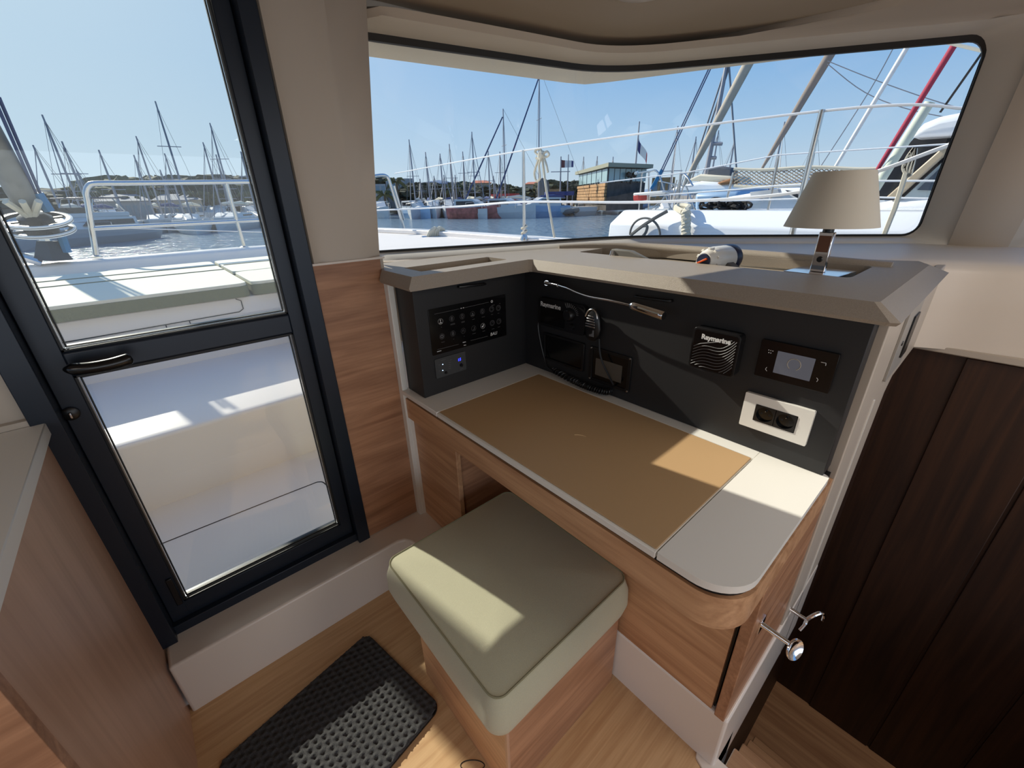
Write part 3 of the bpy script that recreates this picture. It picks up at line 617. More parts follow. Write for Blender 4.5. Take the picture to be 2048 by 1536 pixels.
# --- table lamp
p = onZ(1632,549,1.2); p = CAM+(p-CAM)*1.06; tl = thing('table_lamp', 'small table lamp with cream cone shade and flat chrome stem on the counter', 'lamp', (p.x,p.y,1.166))
Mt = T(Vector((p.x+.005,p.y,0)))@RZ(math.radians(-6))
B((-.050,-.066,1.1665),(.080,.066,1.1955),Mt).build('base_plate', m_chrome, tl, bevel=.001)
stem = B((-.007,-.018,1.1955),(.007,.018,1.299),Mt).build('stem', m_chrome, tl, bevel=.002)
B((-.0085,-.014,1.248),(-.0065,.014,1.290),Mt).build('wood_inlay', mat('walnut_inlay',(116,74,52),.35), stem)
MB().lathe([(.001,.004),(.006,.004),(.008,0)],14,Mt@T(Vector((-.007,0,1.229)))@RY(-PI/2)).build('push_switch', m_blk2, stem, smooth=True)
MB().lathe([(.013,1.299),(.013,1.330),(.009,1.332)],16,Mt).build('lamp_holder', m_blk2, tl, smooth=True)
MB().lathe([(.012,1.330),(.02,1.355),(.022,1.370),(.012,1.385)],16,Mt).build('bulb', m_whitep, tl, smooth=True)
R1, R2, zb, zt = .106, .066, 1.3131, 1.4445
n = 48
MB().loft([[(R*math.cos(2*PI*k/n),R*math.sin(2*PI*k/n),z) for k in range(n)] for R,z in ((R1,zb),(R2,zt),(R2-.002,zt),(R1-.002,zb))], False, True, Mt, wrap=True).build('lamp_shade', m_shade, tl, smooth=True)
# --- torch in the tray
p = onZ(1430,523,1.205); to = thing('torch', 'white and navy spotlight torch with orange pointer lying in the big tray', 'torch', (p.x,p.y,1.168))
d = (Vector((CAM.x,CAM.y,1.25))-Vector((p.x,p.y,1.21))); d.z = .05; d.normalize(); d = (RZ(-.5) @ d)
Mq = T(Vector((p.x,p.y,1.205))+Vector((0.045,0.02,0)))@d.to_track_quat('Z','X').to_matrix().to_4x4()@Matrix.Diagonal((1.12,1.12,1.5,1))
MB().lathe([(.034,-.05),(.037,-.035),(.036,.01),(.030,.03),(.024,.042),(.022,.045)],28,Mq).build('body', m_whitep, to, smooth=True)
MB().lathe([(.030,-.064),(.039,-.060),(.0395,-.048),(.036,-.042)],28,Mq).build('bezel', m_navy, to, smooth=True)
MB().lathe([(.001,.049),(.018,.049),(.020,.044)],24,Mq).build('dial', m_navy, to, smooth=True)
MB().box((-.0025,-.015,.049),(.0025,.015,.053),Mq@RZ(.5)).build('pointer', m_orange, to, bevel=.001)
for k in range(10): MB().box((.029,-.004,-.005),(.0345,.004,.032),Mq@RZ(2*PI*k/10)).build('rib', m_whitep, to, bevel=.001)
MB().box((-.012,-.075,-.03),(.012,-.03,.0),Mq@RZ(-.5)).build('handle', m_greyp, to, bevel=.005)
# --- grey tool case in the tray
pts = [onZ(1222,502,1.215),onZ(1250,497,1.222),onZ(1296,514,1.206)]
tc_ = thing('tool_case', 'grey soft tool case with two chrome prongs leaning out of the big tray', 'case', (pts[1].x,pts[1].y,1.168))
dv = (pts[2]-pts[0]); 
MB().loft([[pts[0]+Vector((0,0,dz))+Vector((dx,dx*.3,0)) for dx,dz in ((0,-.016),(.05,-.018),(.05,.004),(.0,.007))],[pts[0]+dv*.5+Vector((dx,dx*.3,dz)) for dx,dz in ((0,-.022),(.055,-.022),(.055,.006),(0,.011))],[pts[2]+Vector((dx,dx*.3,dz)) for dx,dz in ((0,-.03),(.04,-.03),(.04,-.012),(0,-.008))]]).build('case', m_greyp, tc_, bevel=.004)
for s in (0,.009): MB().tube([pts[0]+Vector((-.004+s*.2,-.004-s,0.002)), pts[0]+Vector((-.012+s*.2,-.002-s,-.03))], .0022, 8).build('prong', m_chrome, tc_, smooth=True)
# ================================================================== STOOL AND MAT
sl = thing('stool', 'wooden box stool with sage green cushion seat pushed half under the desk', 'stool', (.54,.63,0))
B((.327,.427,0.0),(.749,.835,.325)).build('core', m_gask, sl)
B((.325,.432,0.0),(.331,.835,.33)).build('side_panel', m_woody, sl)
B((.330,.425,0.0),(.751,.431,.33)).build('side_panel', m_woodx, sl)
B((.747,.432,0.0),(.752,.835,.33)).build('side_panel', m_woody, sl)
B((.3235,.4235,0.0),(.3315,.4325,.33)).build('corner_edge', m_woodz, sl, bevel=.001)
cx, cy = .524, .662; hx, hy = .231, .248
def cring(g, z, r, bul=0):
    out = []
    for k, (x, y) in enumerate(rrect(-hx-g,-hy-g,hx+g,hy+g,r,8)): out.append((cx+x, cy+y, z))
    return out
rg = [cring(-.03,.312,.03),cring(-.008,.316,.035),cring(.008,.335,.04),cring(.017,.375,.045),cring(.015,.42,.045),cring(.004,.452,.035),cring(-.001,.4595,.03)]
cu = MB().loft(rg, True).build('cushion', m_cush, sl, smooth=True, ang=80)
tops = []
for k in range(9): f = k/8; tops.append([(cx+(x-cx)*(1-f*.995), cy+(y-cy)*(1-f*.995), .4595+.016*(1-(1-f)**2.2)) for x,y,z in cring(-.001,.4595,.03)])
MB().loft(tops, True).build('seat_top', m_cush, cu, smooth=True, ang=80)
MB().tube(cring(.0005,.460,.03), .0022, 6, closed=True).build('piping', mat('piping_fabric',(140,136,108),.9), cu, smooth=True)
# doormat with waffle ribs
A0, B0 = Vector((.238,1.095,0)), Vector((.308,.720,0)); ey = (A0-B0); LY = ey.length; ey.normalize(); ex = Vector((-ey.y,ey.x,0)); LX = .478
dm = thing('doormat', 'charcoal waffle-ribbed doormat on the wooden floor in front of the stool', 'doormat', B0)
ol = [B0+ex*a+ey*b_ for a,b_ in rrect(0,0,LX,LY,.03,6)]
MB().loft([[p+Vector((0,0,.0005)) for p in ol],[p+Vector((0,0,.006)) for p in ol]]).build('backing', m_blk2, dm)
NXc, NYc, sub = 23, 18, 5; nx, ny = NXc*sub, NYc*sub; b = MB(); vs = []; idx = {}
for i in range(nx+1):
    for j in range(ny+1):
        a, q = LX*i/nx, LY*j/ny
        dxc = max(0,.03-min(a,LX-a)); dyc = max(0,.03-min(q,LY-q))
        if math.hypot(dxc,dyc) > .03: continue
        ph, qh = (i/sub)*2*PI, (j/sub+(.5 if int(i/sub)%2 else 0))*2*PI
        h = .010+.0045*max(math.cos(ph)*.8, math.cos(qh)) + .0016*noise.noise(Vector((a*300,q*300,0)))
        if min(a,LX-a,q,LY-q) < 1e-6 : h = .004
        idx[i,j] = len(vs); vs.append(B0+ex*a+ey*q+Vector((0,0,h)))
fs = [(idx[i,j],idx[i,j+1],idx[i+1,j+1],idx[i+1,j]) for i in range(nx) for j in range(ny) if all(k in idx for k in ((i,j),(i+1,j),(i,j+1),(i+1,j+1)))]
tag(b.add(vs,fs).build('ribbed_pile', m_mat, dm, smooth=True, ang=180), kind='stuff')
# ================================================================== OUTSIDE: OWN FOREDECK
fd = S(bpy.data.objects.new('foredeck', None)); COL.objects.link(fd); W[fd.name] = Matrix.Identity(4)
MB().plate([(-.55,1.385),(.66,1.385),(.66,2.22),(-.55,2.22)], [rrect(x0,1.488,x1,1.512,.011,4) for x0,x1 in ((-.215,-.072),(-.034,.112),(.156,.31))], .14, .18).build('well_floor', m_deck, fd)
B((-.55,1.385,.06),(.66,2.22,.15)).build('well_base', m_deckns, fd)
MB().tube(catmull([(.36,1.50,.1805),(.375,1.62,.1805),(.372,1.80,.1805),(.355,1.845,.1805),(.30,1.852,.1805),(.0,1.862,.1805),(-.55,1.872,.1805)],4), .0028, 5).build('hatch_seam', m_gask, fd)
sx = Matrix(((0,0,1,-.55),(1,0,0,0),(0,1,0,0),(0,0,0,1)))
MB().prism([(2.19,.06),(3.02,.06),(3.02,.548),(2.10,.548),(2.075,.535),(2.08,.515)], 0, 1.21, sx).build('step', m_deck, fd, bevel=.012, segs=3)
MB().prism([(2.15,.16),(2.2,.16),(2.2,.34),(2.125,.335)], 0, 1.21, sx).build('step_riser', m_deck, fd, bevel=.006)
B((-1.8,3.0,.06),(2.0,5.1,.885)).build('locker', m_deck, fd, bevel=.006)
MB().tube([(-1.0,2.997,.775),(.385,2.997,.80),(.41,2.997,.815),(.41,2.997,.865),(.385,2.997,.88)], .003, 5).build('locker_lid_seam', m_gask, fd)
MB().tube([(.02,2.996,.79),(.02,2.996,.765),(.13,2.996,.768),(.13,2.996,.792)], .003, 5).build('locker_latch', m_gask, fd)
B((.66,1.385,.06),(.95,3.0,.90)).build('well_side', m_deck, fd, bevel=.03, segs=4)
B((-.95,1.41,.06),(-.55,3.0,.90)).build('well_side', m_deck, fd, bevel=.03, segs=4)
MB().prism([(.95,1.62),(1.85,1.33),(2.52,.35),(2.58,-3.2),(2.62,-3.2),(2.64,2.6),(2.60,4.4),(2.3,5.5),(1.95,5.5),(1.9,4.45),(.95,3.0)], .2, 1.055).build('side_deck', m_deckns, fd, bevel=.01)
MB().prism([(2.59,-3.2),(2.64,-3.2),(2.66,2.6),(2.62,4.4),(2.35,5.6),(2.2,5.6),(2.45,4.3),(2.48,2.6)], 1.055, 1.10).build('toe_rail', m_deck, fd, bevel=.008)
zb = onY(300,511,5.0).z
MB().prism([(5.0,.3),(5.3,.3),(5.3,zb-.02),(5.18,zb),(5.03,zb),(5.0,zb-.02)], 0, 3.75, Matrix(((0,0,1,-1.45),(1,0,0,0),(0,1,0,0),(0,0,0,1)))).build('crossbeam', m_deck, fd, bevel=.012)
MB().loft([[(2.46,y,1.06),(2.62,y,1.06),(2.62,y,-.2),(2.5,y,-1.1),(2.46,y,-1.1)] for y in (-3.2,2.6,4.4)]+[[(2.2,5.6,1.06),(2.36,5.6,1.06),(2.36,5.6,-.2),(2.3,5.5,-1.1),(2.2,5.5,-1.1)]]).build('hull', m_hull, fd)
# roof overhang above the windows
RE = [(690,106),(736,113),(900,135),(1090,160),(1150,168),(1175,169),(1220,164),(1400,141),(1650,110),(1880,82),(1960,72)]
rp = [onZ(x,y,1.835) for x,y in RE]; rp = [(p.x,p.y) for p in rp]
rp += [(2.45,.05),(2.45,-3.2),(-2.45,-3.2),(-2.45,1.52),(.3,1.50)]
soff = [WS(u, 1.02, -.02) for u in [i/24 for i in range(25)]]
RO = [along([(x,y) for x,y in rp[1:11]], i/24)+Vector((0,0,1.835)) for i in range(25)]
rf = S(MB().loft([soff, RO, [p+Vector((0,0,.04)) for p in RO], [Vector((p.x*.97,p.y*.97,1.98)) for p in soff]], False, False).build('roof', mat('roof_soffit',(186,177,158),.7,bump=.4,bscale=120)))
MB().plate([(x,y) for x,y in cpoly[:-3]]+[(-2.4,-3.2),(-2.4,1.40),(.3,1.40)], [], 1.96, 2.05).build('roof_top', m_deck, rf)
# ---------------- sunpads
def pad(x0,y0,x1,y1,lab,seams=()):
    o = thing('sunpad', lab, 'cushion', ((x0+x1)/2,(y0+y1)/2,.89), group='sunpads on the foredeck')
    MB().plate(rrect(x0,y0,x1,y1,.05,5),[],.893,.955).build('side_band', m_pads, o, bevel=.012, segs=3)
    MB().plate(rrect(x0+.006,y0+.006,x1-.006,y1-.006,.05,5),[],.950,.972).build('top_cover', m_padc, o, bevel=.008, segs=3)
    for s in seams: MB().tube(s, .004, 5).build('seam', m_pads, o)
    return o
pad(-1.35,2.955,.468,4.40,'large cream sunpad with olive side band on the foredeck, left of the seam',[[(-1.3,3.75,.9735),(.46,3.72,.9735)],[(-1.3,4.05,.9735),(.46,4.03,.9735)]])
pad(.482,2.955,1.5,3.52,'cream sunpad nearer the door on the right, beside the large one',[])
pad(.482,3.535,1.6,4.40,'cream sunpad behind the right one, towards the crossbeam',[[(.5,4.0,.9735),(1.6,4.0,.9735)]])
# ---------------- left pulpit rail
def rad(px, p): return px*(fwd.dot(Vector(p)-CAM))/F_PX
Yp = 5.1
pr = thing('bow_rail', 'stainless steel bow rail with a middle bar, seen through the door glass', 'rail', onY(190,512,Yp))
P0, P1, P2, P3 = onY(193,515,Yp), onY(172,385,Yp), onY(190,367,Yp), onY(620,362,Yp)
MB().tube([P0]+catmull([P1+(P0-P1)*.1,P1,onY(177,372,Yp),P2,P2+(P3-P2)*.1],5)+[P3], .021, 10).build('top_tube', m_steel, pr, smooth=True)
MB().tube([onY(183,457,Yp),onY(620,435,Yp)], .018, 10).build('middle_tube', m_steel, pr, smooth=True)
MB().tube([onY(453,367,Yp),onY(489,496,Yp)], .017, 10).build('post', m_steel, pr, smooth=True)
MB().lathe([(.04,0),(.04,.01),(.02,.02)],12,T(onY(193,515,Yp))).build('foot', m_steel, pr); MB().lathe([(.04,0),(.04,.01),(.02,.02)],12,T(onY(489,496,Yp))).build('foot', m_steel, pr)
MB().tube(catmull([onY(230,455,Yp+.1),onY(340,459,Yp+.2),onY(560,465,Yp+.3)],6), .006, 5).build('wire', m_steel, pr)
# ---------------- furled jib
yj = 5.0; jb = thing('furled_jib', 'rolled grey jib above its furling drum at the left edge, with blue lines', 'furled sail', onY(105,512,yj))
b0 = onY(62,428,yj); dirj = (onY(-82,150,yj-.42)-b0)
pj = [b0+dirj*t for t in (0,.06,.12,.2,.4,.7,1.0,1.6,3.2)]
MB().tube(pj, [.04,.055,.07,.076,.078,.07,.058,.05,.04], 14).build('rolled_sail', mat('jib_cover',(128,126,120),.85,bump=.5,bscale=60,var=.15,vscale=12), jb, smooth=True)
for dx in (-.07,.0,.07): MB().tube([b0+dirj*.11+Vector((dx*1.2,-.11,0)), b0+dirj*.02+Vector((dx*.5,-.07,0)), b0+Vector((0,-.04,-.05))], .022, 6).build('lashing', m_rope, jb)
for (px,py,ry,nm) in ((72,440,.20,'drum_plate'),(83,459,.19,'drum_plate')):
    p = onY(px,py,yj)
    MB().lathe([(ry,-.012),(ry+.01,0),(ry,.012),(ry-.03,.012),(ry-.03,-.012)],36,T(p)@RX(.28),ring=True).build(nm, m_blk2, jb, smooth=True)
    MB().lathe([(ry-.004,-.014),(ry+.008,-.010),(ry+.008,.010),(ry-.004,.014)],36,T(p)@RX(.28),ring=True).build('drum_rim', m_whitep, jb, smooth=True)
    MB().lathe([(.06,-.05),(.10,-.02),(.10,.02),(.06,.05)],16,T(p)@RX(.28)).build('drum_hub', m_blk2, jb, smooth=True)
    for k in range(4): MB().box((0,-.012,-.006),(ry-.04,.012,.006),T(p)@RX(.28)@RZ(k*PI/2+.4)).build('spoke', m_blk2, jb)
MB().tube([onY(80,450,yj),onY(95,490,yj)], .035, 8).build('toggle', m_steel, jb); MB().tube([onY(95,482,yj),onY(108,520,yj)], [.06,.11], 4).build('bracket', m_alu, jb)
MB().tube([onY(36,510,yj),onY(84,526,yj)], .03, 8).build('bobstay', m_steel, jb)
m_blue = mat('blue_rope',(45,120,165),.7); m_navyr = mat('navy_line',(52,70,110),.7)
for (a,b_) in (((-8,205),(72,388)),((-2,195),(80,386))): MB().tube([onY(*a,yj-.5),onY(*b_,yj-.05)], .011, 6).build('line', m_navyr, jb)
MB().tube([onY(74,386,yj-.05),onY(98,422,yj-.02)], .035, 8).build('blue_strap', m_blue, jb); MB().tube([onY(122,470,yj),onY(134,505,yj)], .03, 8).build('blue_strap', m_blue, jb)
# ---------------- stanchions and lifelines of the own boat
def stan(x, y, lab):
    o = thing('stanchion', lab, 'post', (x,y,1.08)); MB().tube([(x,y,1.08),(x,y,1.735)], [.014,.012], 10).build('tube', m_steel, o, smooth=True)
    MB().lathe([(.035,1.075),(.035,1.09),(.018,1.13)],12,T(Vector((x,y,0)))).build('socket', m_steel, o, smooth=True); return o
pA = onY(1047,312,2.67); stan(pA.x, pA.y, 'steel stanchion with rope tied round its foot, left of the knotted line')
stan(2.52,.735,'tall steel stanchion close to the window, left of the lamp shade')
bp = thing('side_pulpit', 'curved steel pulpit tube at the left end of the lifelines', 'rail', onY(815,483,5.3))
MB().tube(catmull([onY(815,483,5.3),onY(800,430,5.3),onY(782,372,5.3),onY(772,352,5.3),onY(745,353,5.3),onY(700,362,5.3)],6), .02, 10).build('tube', m_steel, bp, smooth=True)
MB().tube([onY(808,440,5.3),onY(788,372,5.25)], .014, 8).build('brace', m_steel, bp, smooth=True)
q = onY(790,347,5.3); e2 = Vector((2.52,.735,1.73)); e3 = onX(1935,217,2.54); s1 = Vector((pA.x,pA.y,1.733))
m_line = mat('white_lifeline',(235,235,235),.5)
tag(MB().tube(catmull([q,s1,e2,e3],8), .0055, 6).build('lifeline', m_line), 'upper white lifeline running over the steel stanchions outside the window', 'lifeline')
l1 = onY(1042,404,2.67); l2 = Vector((2.52,.735,1.40))
tag(MB().tube(catmull([onY(745,421,5.2),onY(900,414,3.9),l1,onX(1300,404,2.5),l2,onX(1900,290,2.55)],8), .008, 6).build('lifeline', m_line), 'lower thicker white lifeline below the upper one, outside the window', 'lifeline')
kn = thing('knotted_rope', 'white rope knotted in bows on the upper lifeline with hanging ends', 'rope', onX(1085,312,2.5))
def kp(x,y,d=0): return onX(x,y,2.48+d)
for lp in ([(1078,312),(1070,303),(1079,298),(1086,308),(1078,318),(1072,316)],[(1085,308),(1094,303),(1098,310),(1090,314),(1083,308)],[(1077,318),(1069,345),(1073,362),(1080,355),(1078,330),(1082,318)],[(1088,315),(1093,330),(1096,345)]):
    MB().tube(catmull([kp(*p) for p in lp],5), .0085, 6).build('loop', m_rope, kn)
MB().tube([kp(1084,312),kp(1090,360),kp(1100,425),kp(1109,475)], .009, 6).build('tail', m_rope, kn)
MB().blob(kp(1083,311),.03,2,.5,2).build('knot', m_rope, kn)
MB().tube(catmull([Vector((pA.x+.02*math.cos(a),pA.y+.02*math.sin(a),1.12+.006*a)) for a in range(14)],3), .009, 6).build('foot_lashing', m_rope, kn)
cl = thing('mooring_cleat', 'deck cleat wrapped with frayed mooring rope on the own side deck', 'cleat', onZ(868,474,1.10))
cp_ = onY(868,470,4.0)
for k in range(6): MB().tube(catmull([cp_+Vector((-.09+.03*k,.0,-.03)),cp_+Vector((-.05+.02*k,-.03,.05+.01*(k%3))),cp_+Vector((.04+.02*k,.02,.03)),cp_+Vector((.10-.02*k,0,-.04))],5), .016, 6).build('rope_turn', m_rope, cl)
MB().tube([cp_+Vector((-.15,0,-.02)),cp_+Vector((.15,0,-.02))], .02, 8).build('horn', m_steel, cl, smooth=True)
# ================================================================== WATER, SHORE
ZW = -.9
def water():
    m = bpy.data.materials.new('sea_water'); m.use_nodes = True; n = m.node_tree; p = n.nodes['Principled BSDF']; L = n.links.new
    p.inputs['Base Color'].default_value = (.15,.22,.28,1); p.inputs['Roughness'].default_value = .12; p.inputs['IOR'].default_value = 1.33
    tc = n.nodes.new('ShaderNodeTexCoord'); mp = n.nodes.new('ShaderNodeMapping'); mp.inputs['Scale'].default_value = (1,1,1); L(tc.outputs['Object'], mp.inputs[0])
    a = n.nodes.new('ShaderNodeTexNoise'); a.inputs['Scale'].default_value = 1.6; a.inputs['Detail'].default_value = 6; L(mp.outputs[0], a.inputs['Vector'])
    b = n.nodes.new('ShaderNodeBump'); b.inputs['Strength'].default_value = .9; b.inputs['Distance'].default_value = .35; L(a.outputs[0], b.inputs['Height']); L(b.outputs[0], p.inputs['Normal']); return m
S(MB().plate([(-400,-60),(400,-60),(400,900),(-400,900)],[[(-2.5,-3.3),(2.47,-3.3),(2.47,4.3),(-2.5,4.3)]],ZW-.02,ZW).build('sea_water', water()))
QP = [(-500,470),(-100,462),(150,456),(330,446),(520,437),(760,426),(1000,421),(1200,415),(1500,404)]
qpts = [onZ(x,y,ZW) for x,y in QP] + [Vector((120,30,ZW))]
far_ = [Vector((p.x*6,p.y*6,0)) for p in qpts]
m_quay = mat('quay_concrete',(150,140,126),.9,bump=.4,bscale=3,var=.2,vscale=.6)
S(MB().prism([(p.x,p.y) for p in qpts]+[(p.x,p.y) for p in far_[::-1]], -1.6, -.35).build('quay', m_quay))
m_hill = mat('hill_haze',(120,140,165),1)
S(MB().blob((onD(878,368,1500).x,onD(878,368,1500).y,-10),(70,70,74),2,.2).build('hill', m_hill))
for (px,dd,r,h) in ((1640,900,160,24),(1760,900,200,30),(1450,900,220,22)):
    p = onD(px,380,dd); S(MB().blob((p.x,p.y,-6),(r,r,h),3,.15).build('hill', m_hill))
# ================================================================== FAR BOATS
m_sailb = mat('blue_sail_cover',(40,66,120),.8); m_sailw = mat('white_sail_cover',(205,202,192),.8); m_rig = mat('rigging_wire',(120,124,132),.5)
m_win = mat('dark_window',(26,30,38),.12); m_wood_f = mat('weathered_wood',(150,104,66),.8); m_cream = mat('cream_canvas',(214,206,186),.8)
def bloft(L, beam, fb, sheer=.3, n=9):
    rings = []
    for k in range(n+1):
        t = k/n; y = -L/2+L*t; wd = beam/2*(1 if t < .45 else max(.02, 1-((t-.45)/.55)**2.0))*(0.86+.14*min(1,t*4)); f = fb+sheer*max(0,t-.3)**1.5
        rings.append([(-wd,y,f),(-wd*.96,y,f*.5),(-wd*.72,y,-.12),(wd*.72,y,-.12),(wd*.96,y,f*.5),(wd,y,f)])
    return rings
def place(p, hd): return T(Vector((p.x,p.y,ZW)))@RZ(hd)
def sailboat(px, py, dist, lab, cover=None, L=9.5, turn=0., group=None, stripe=None, spread=1):
    tp = onD(px, py, dist); az = math.atan2(CAM.x-tp.x, tp.y); hd = PI+az+turn
    o = thing('sailboat', lab, 'sailboat', M=place(tp, hd), group=group); H = tp.z-ZW
    MB().loft(bloft(L, L*.33, 1.05)).build('hull', stripe or m_hullf, o, local=True)
    MB().loft([[(-.8,-2.2,1.0),(-.65,-2.1,1.5),(.65,-2.1,1.5),(.8,-2.2,1.0)],[(-.8,.6,1.0),(-.6,.5,1.6),(.6,.5,1.6),(.8,.6,1.0)],[(-.5,2.2,1.1),(-.4,2.0,1.25),(.4,2.0,1.25),(.5,2.2,1.1)]]).build('cabin', m_hullf, o, local=True)
    MB().box((-.72,-1.8,1.2),(.72,.4,1.38)).build('cabin_window', m_win, o, local=True)
    r = .0011*dist + .02
    MB().tube([(0,.6,1.3),(0,.6,H*.7),(0,.6,H)], [r,r,r*.7], 6).build('mast', m_mast, o, local=True)
    MB().tube([(0,.5,2.3),(0,-3.2,2.2)], .07, 6).build('boom', m_mast, o, local=True)
    MB().tube([(0,.4,2.45),(0,-1.5,2.5),(0,-3.1,2.32)], [.12,.2,.1], 6).build('sail_cover', cover or m_sailb, o, local=True)
    w_ = .0003*dist
    b = MB()
    for s in (-1,1): b.tube([(s*1.4,.5,1.1),(s*.75,.6,H*.55),(0,.6,H*.97)], w_, 3)
    b.tube([(0,-L/2,1.1),(0,.6,H)], w_, 3)
    tag(b.build('rigging', m_rig, o, local=True), kind='stuff')
    MB().tube([(0,L/2-.2,1.3),(0,.7,H*.93)], [w_*(6 if L > 12 else 3),w_*(4 if L > 12 else 1.5)], 4).build('forestay', m_navyr if L > 12 else m_rig, o, local=True)
    for s in ([.55] if spread == 1 else [.4,.68]): MB().tube([(-.85,.6,H*s),(.85,.6,H*s)], .03, 4).build('spreader', m_mast, o, local=True)
    return o
D1 = [(89,232,50,'sailboat with the tallest mast left of the steel bow rail',1),(75,292,47,'shorter sailboat mast nearest the rolled jib, left of the tallest one',1),(121,284,54,'sailboat mast just right of the tallest one, left of the bow rail corner',0),
 (160,340,58,'sailboat with the shortest mast, directly above the bow rail corner',0),(197,301,55,'lone sailboat mast standing right of the bow rail corner',1),(270,311,57,'sailboat with short mast left of the three clustered masts behind the bow rail',0),
 (279,274,60,'sailboat with second tallest mast in the cluster behind the bow rail',1),(311,205,52,'sailboat with the tallest mast of all behind the bow rail, mid door glass',2),(336,308,58,'sailboat mast half hidden right against the tallest mast behind the rail',0),
 (321,340,64,'sailboat with very short mast below the tallest mast behind the rail',0),(412,286,58,'sailboat mast left of the tall one near the bow rail post',1),(426,248,55,'tall sailboat mast just left of the bow rail post',2),
 (433,310,62,'sailboat with short mast right beside the bow rail post',0),(479,305,60,'left one of two twin masts next to the door stile',0),(486,304,61,'right one of two twin masts next to the door stile',0)]
for i,(x,y,d,lab,sp) in enumerate(D1): sailboat(x, y, d, lab, (m_sailb,m_sailw,m_cream)[i%3], 8.5+.5*(i%4), random.uniform(-.5,.5), 'sailboats beyond the door glass', spread=sp)
D2 = [(820,280,66,'leftmost tall sailboat mast in the window, right of the curved pulpit tube',1),(850,305,67,'second mast from the left in the window',1),(877,308,68,'third mast from the left in the window, above the mountain',1),
 (898,289,66,'fourth mast from the left in the window, tallest between pulpit tube and red hulls',1),(926,304,68,'mast left of the thick one above the red hull',0),(940,265,60,'sailboat with thick mast and forestay above the red patterned hull',1),
 (949,313,70,'short mast just right of the thick one above the red hull',0),(974,303,69,'mast between the thick one and the flag hung forestay',1),(1001,304,70,'thin mast in front of which a dark forestay passes, left of the stanchion',0),
 (870,352,72,'very short mast below the second and third masts',0),(890,350,72,'very short mast below the fourth mast',0),(841,358,74,'very short mast behind the pulpit tube palms',0),(985,352,76,'very short mast left of the red cabin workboat',0),(912,350,75,'very short mast between the fourth mast and the thick one',0)]
for i,(x,y,d,lab,sp) in enumerate(D2): sailboat(x, y, d, lab, (m_sailw,m_sailb,m_cream)[i%3], 8+.5*(i%4), random.uniform(-.4,.4), 'sailboats along the far quay', spread=sp)
sailboat(1015,218,62,'sailboat with bare dark mast and small pennants, left of the steel stanchion',m_sailw,14,-1.2,None,spread=2)
sailboat(1088,135,60,'sailboat with the tallest mast in the window, behind the knotted rope',m_sailb,14,-1.2,None,spread=2)
D3 = [(1167,314,95,'left of three small masts above the clubhouse roof'),(1194,313,95,'middle of three small masts above the clubhouse roof'),(1227,314,95,'right of three small masts above the clubhouse roof'),
 (1355,254,45,'sailboat mast right of the clubhouse flagpole'),(1396,274,60,'thin mast hidden behind the first grey furled jib'),(1443,262,42,'pale mast right of the dark grey sail cover'),(1473,282,40,'tan mast left of the netting'),(1566,246,38,'mast left of the second steel stanchion'),(1638,268,45,'thin mast right of the second steel stanchion')]
for i,(x,y,d,lab) in enumerate(D3): sailboat(x, y, d, lab, (m_sailw,m_sailb)[i%2], 9, random.uniform(-.4,.4), 'masts around the clubhouse')
def yacht(px, py, lab, L=10, turn=0., fly=True, canvas=None, hullm=None, group=None, hs=1.):
    p = onZ(px, py, ZW); az = math.atan2(CAM.x-p.x, p.y); o = thing('motor_yacht', lab, 'motor yacht', M=place(p, PI+az+turn)@Matrix.Diagonal((1,1,hs,1)), group=group)
    MB().loft(bloft(L, L*.34, 1.3, .6)).build('hull', hullm or m_hullf, o, local=True)
    w2 = L*.14
    MB().loft([[(-w2,-L*.33,1.2),(-w2*.92,-L*.33,2.3),(w2*.92,-L*.33,2.3),(w2,-L*.33,1.2)],[(-w2,L*.05,1.3),(-w2*.9,-L*.02,2.35),(w2*.9,-L*.02,2.35),(w2,L*.05,1.3)],[(-w2*.6,L*.3,1.5),(-w2*.5,L*.2,1.6),(w2*.5,L*.2,1.6),(w2*.6,L*.3,1.5)]]).build('cabin', m_hullf, o, local=True)
    MB().loft([[(-w2*1.0,-L*.30,1.65),(-w2*.97,-L*.30,2.1),(w2*.97,-L*.30,2.1),(w2*1.0,-L*.30,1.65)],[(-w2*1.0,L*.06,1.65),(-w2*.95,L*.015,2.1),(w2*.95,L*.015,2.1),(w2*1.0,L*.06,1.65)]]).build('window_band', m_win, o, local=True)
    if fly:
        MB().box((-w2*.9,-L*.30,2.3),(w2*.9,-L*.03,2.75)).build('flybridge', m_hullf, o, local=True, bevel=.1)
        MB().box((-w2*.8,-L*.05,2.75),(w2*.8,-L*.03,3.2)).build('windscreen', m_win, o, local=True)
        for s in (-1,1):
            MB().tube([(s*w2*.85,-L*.28,2.7),(s*w2*.8,-L*.22,4.0)], .05, 5).build('canopy_post', m_steel, o, local=True)
            MB().tube([(s*w2*.85,-L*.04,2.7),(s*w2*.8,-L*.08,4.0)], .05, 5).build('canopy_post', m_steel, o, local=True)
        MB().box((-w2*.95,-L*.31,3.95),(w2*.95,-L*.03,4.06)).build('canopy', canvas or m_navy, o, local=True, bevel=.04)
    b = MB()
    rl = [(-w2*1.15,-L*.1,1.9),(-w2*1.1,L*.2,2.05),(0,L*.47,2.3),(w2*1.1,L*.2,2.05),(w2*1.15,-L*.1,1.9)]
    b.tube(rl, .03, 4).build('bow_rail', m_steel, o, local=True)
    for (x,y,z) in rl: MB().tube([(x,y,1.2),(x,y,z)], .025, 4).build('rail_post', m_steel, o, local=True)
    return o
yacht(165,489,'large motor yacht with dark blue canopy beside the furling drum',10.5,-.85,True,m_navy,mat('shaded_hull',(160,162,166),.4),hs=.74)
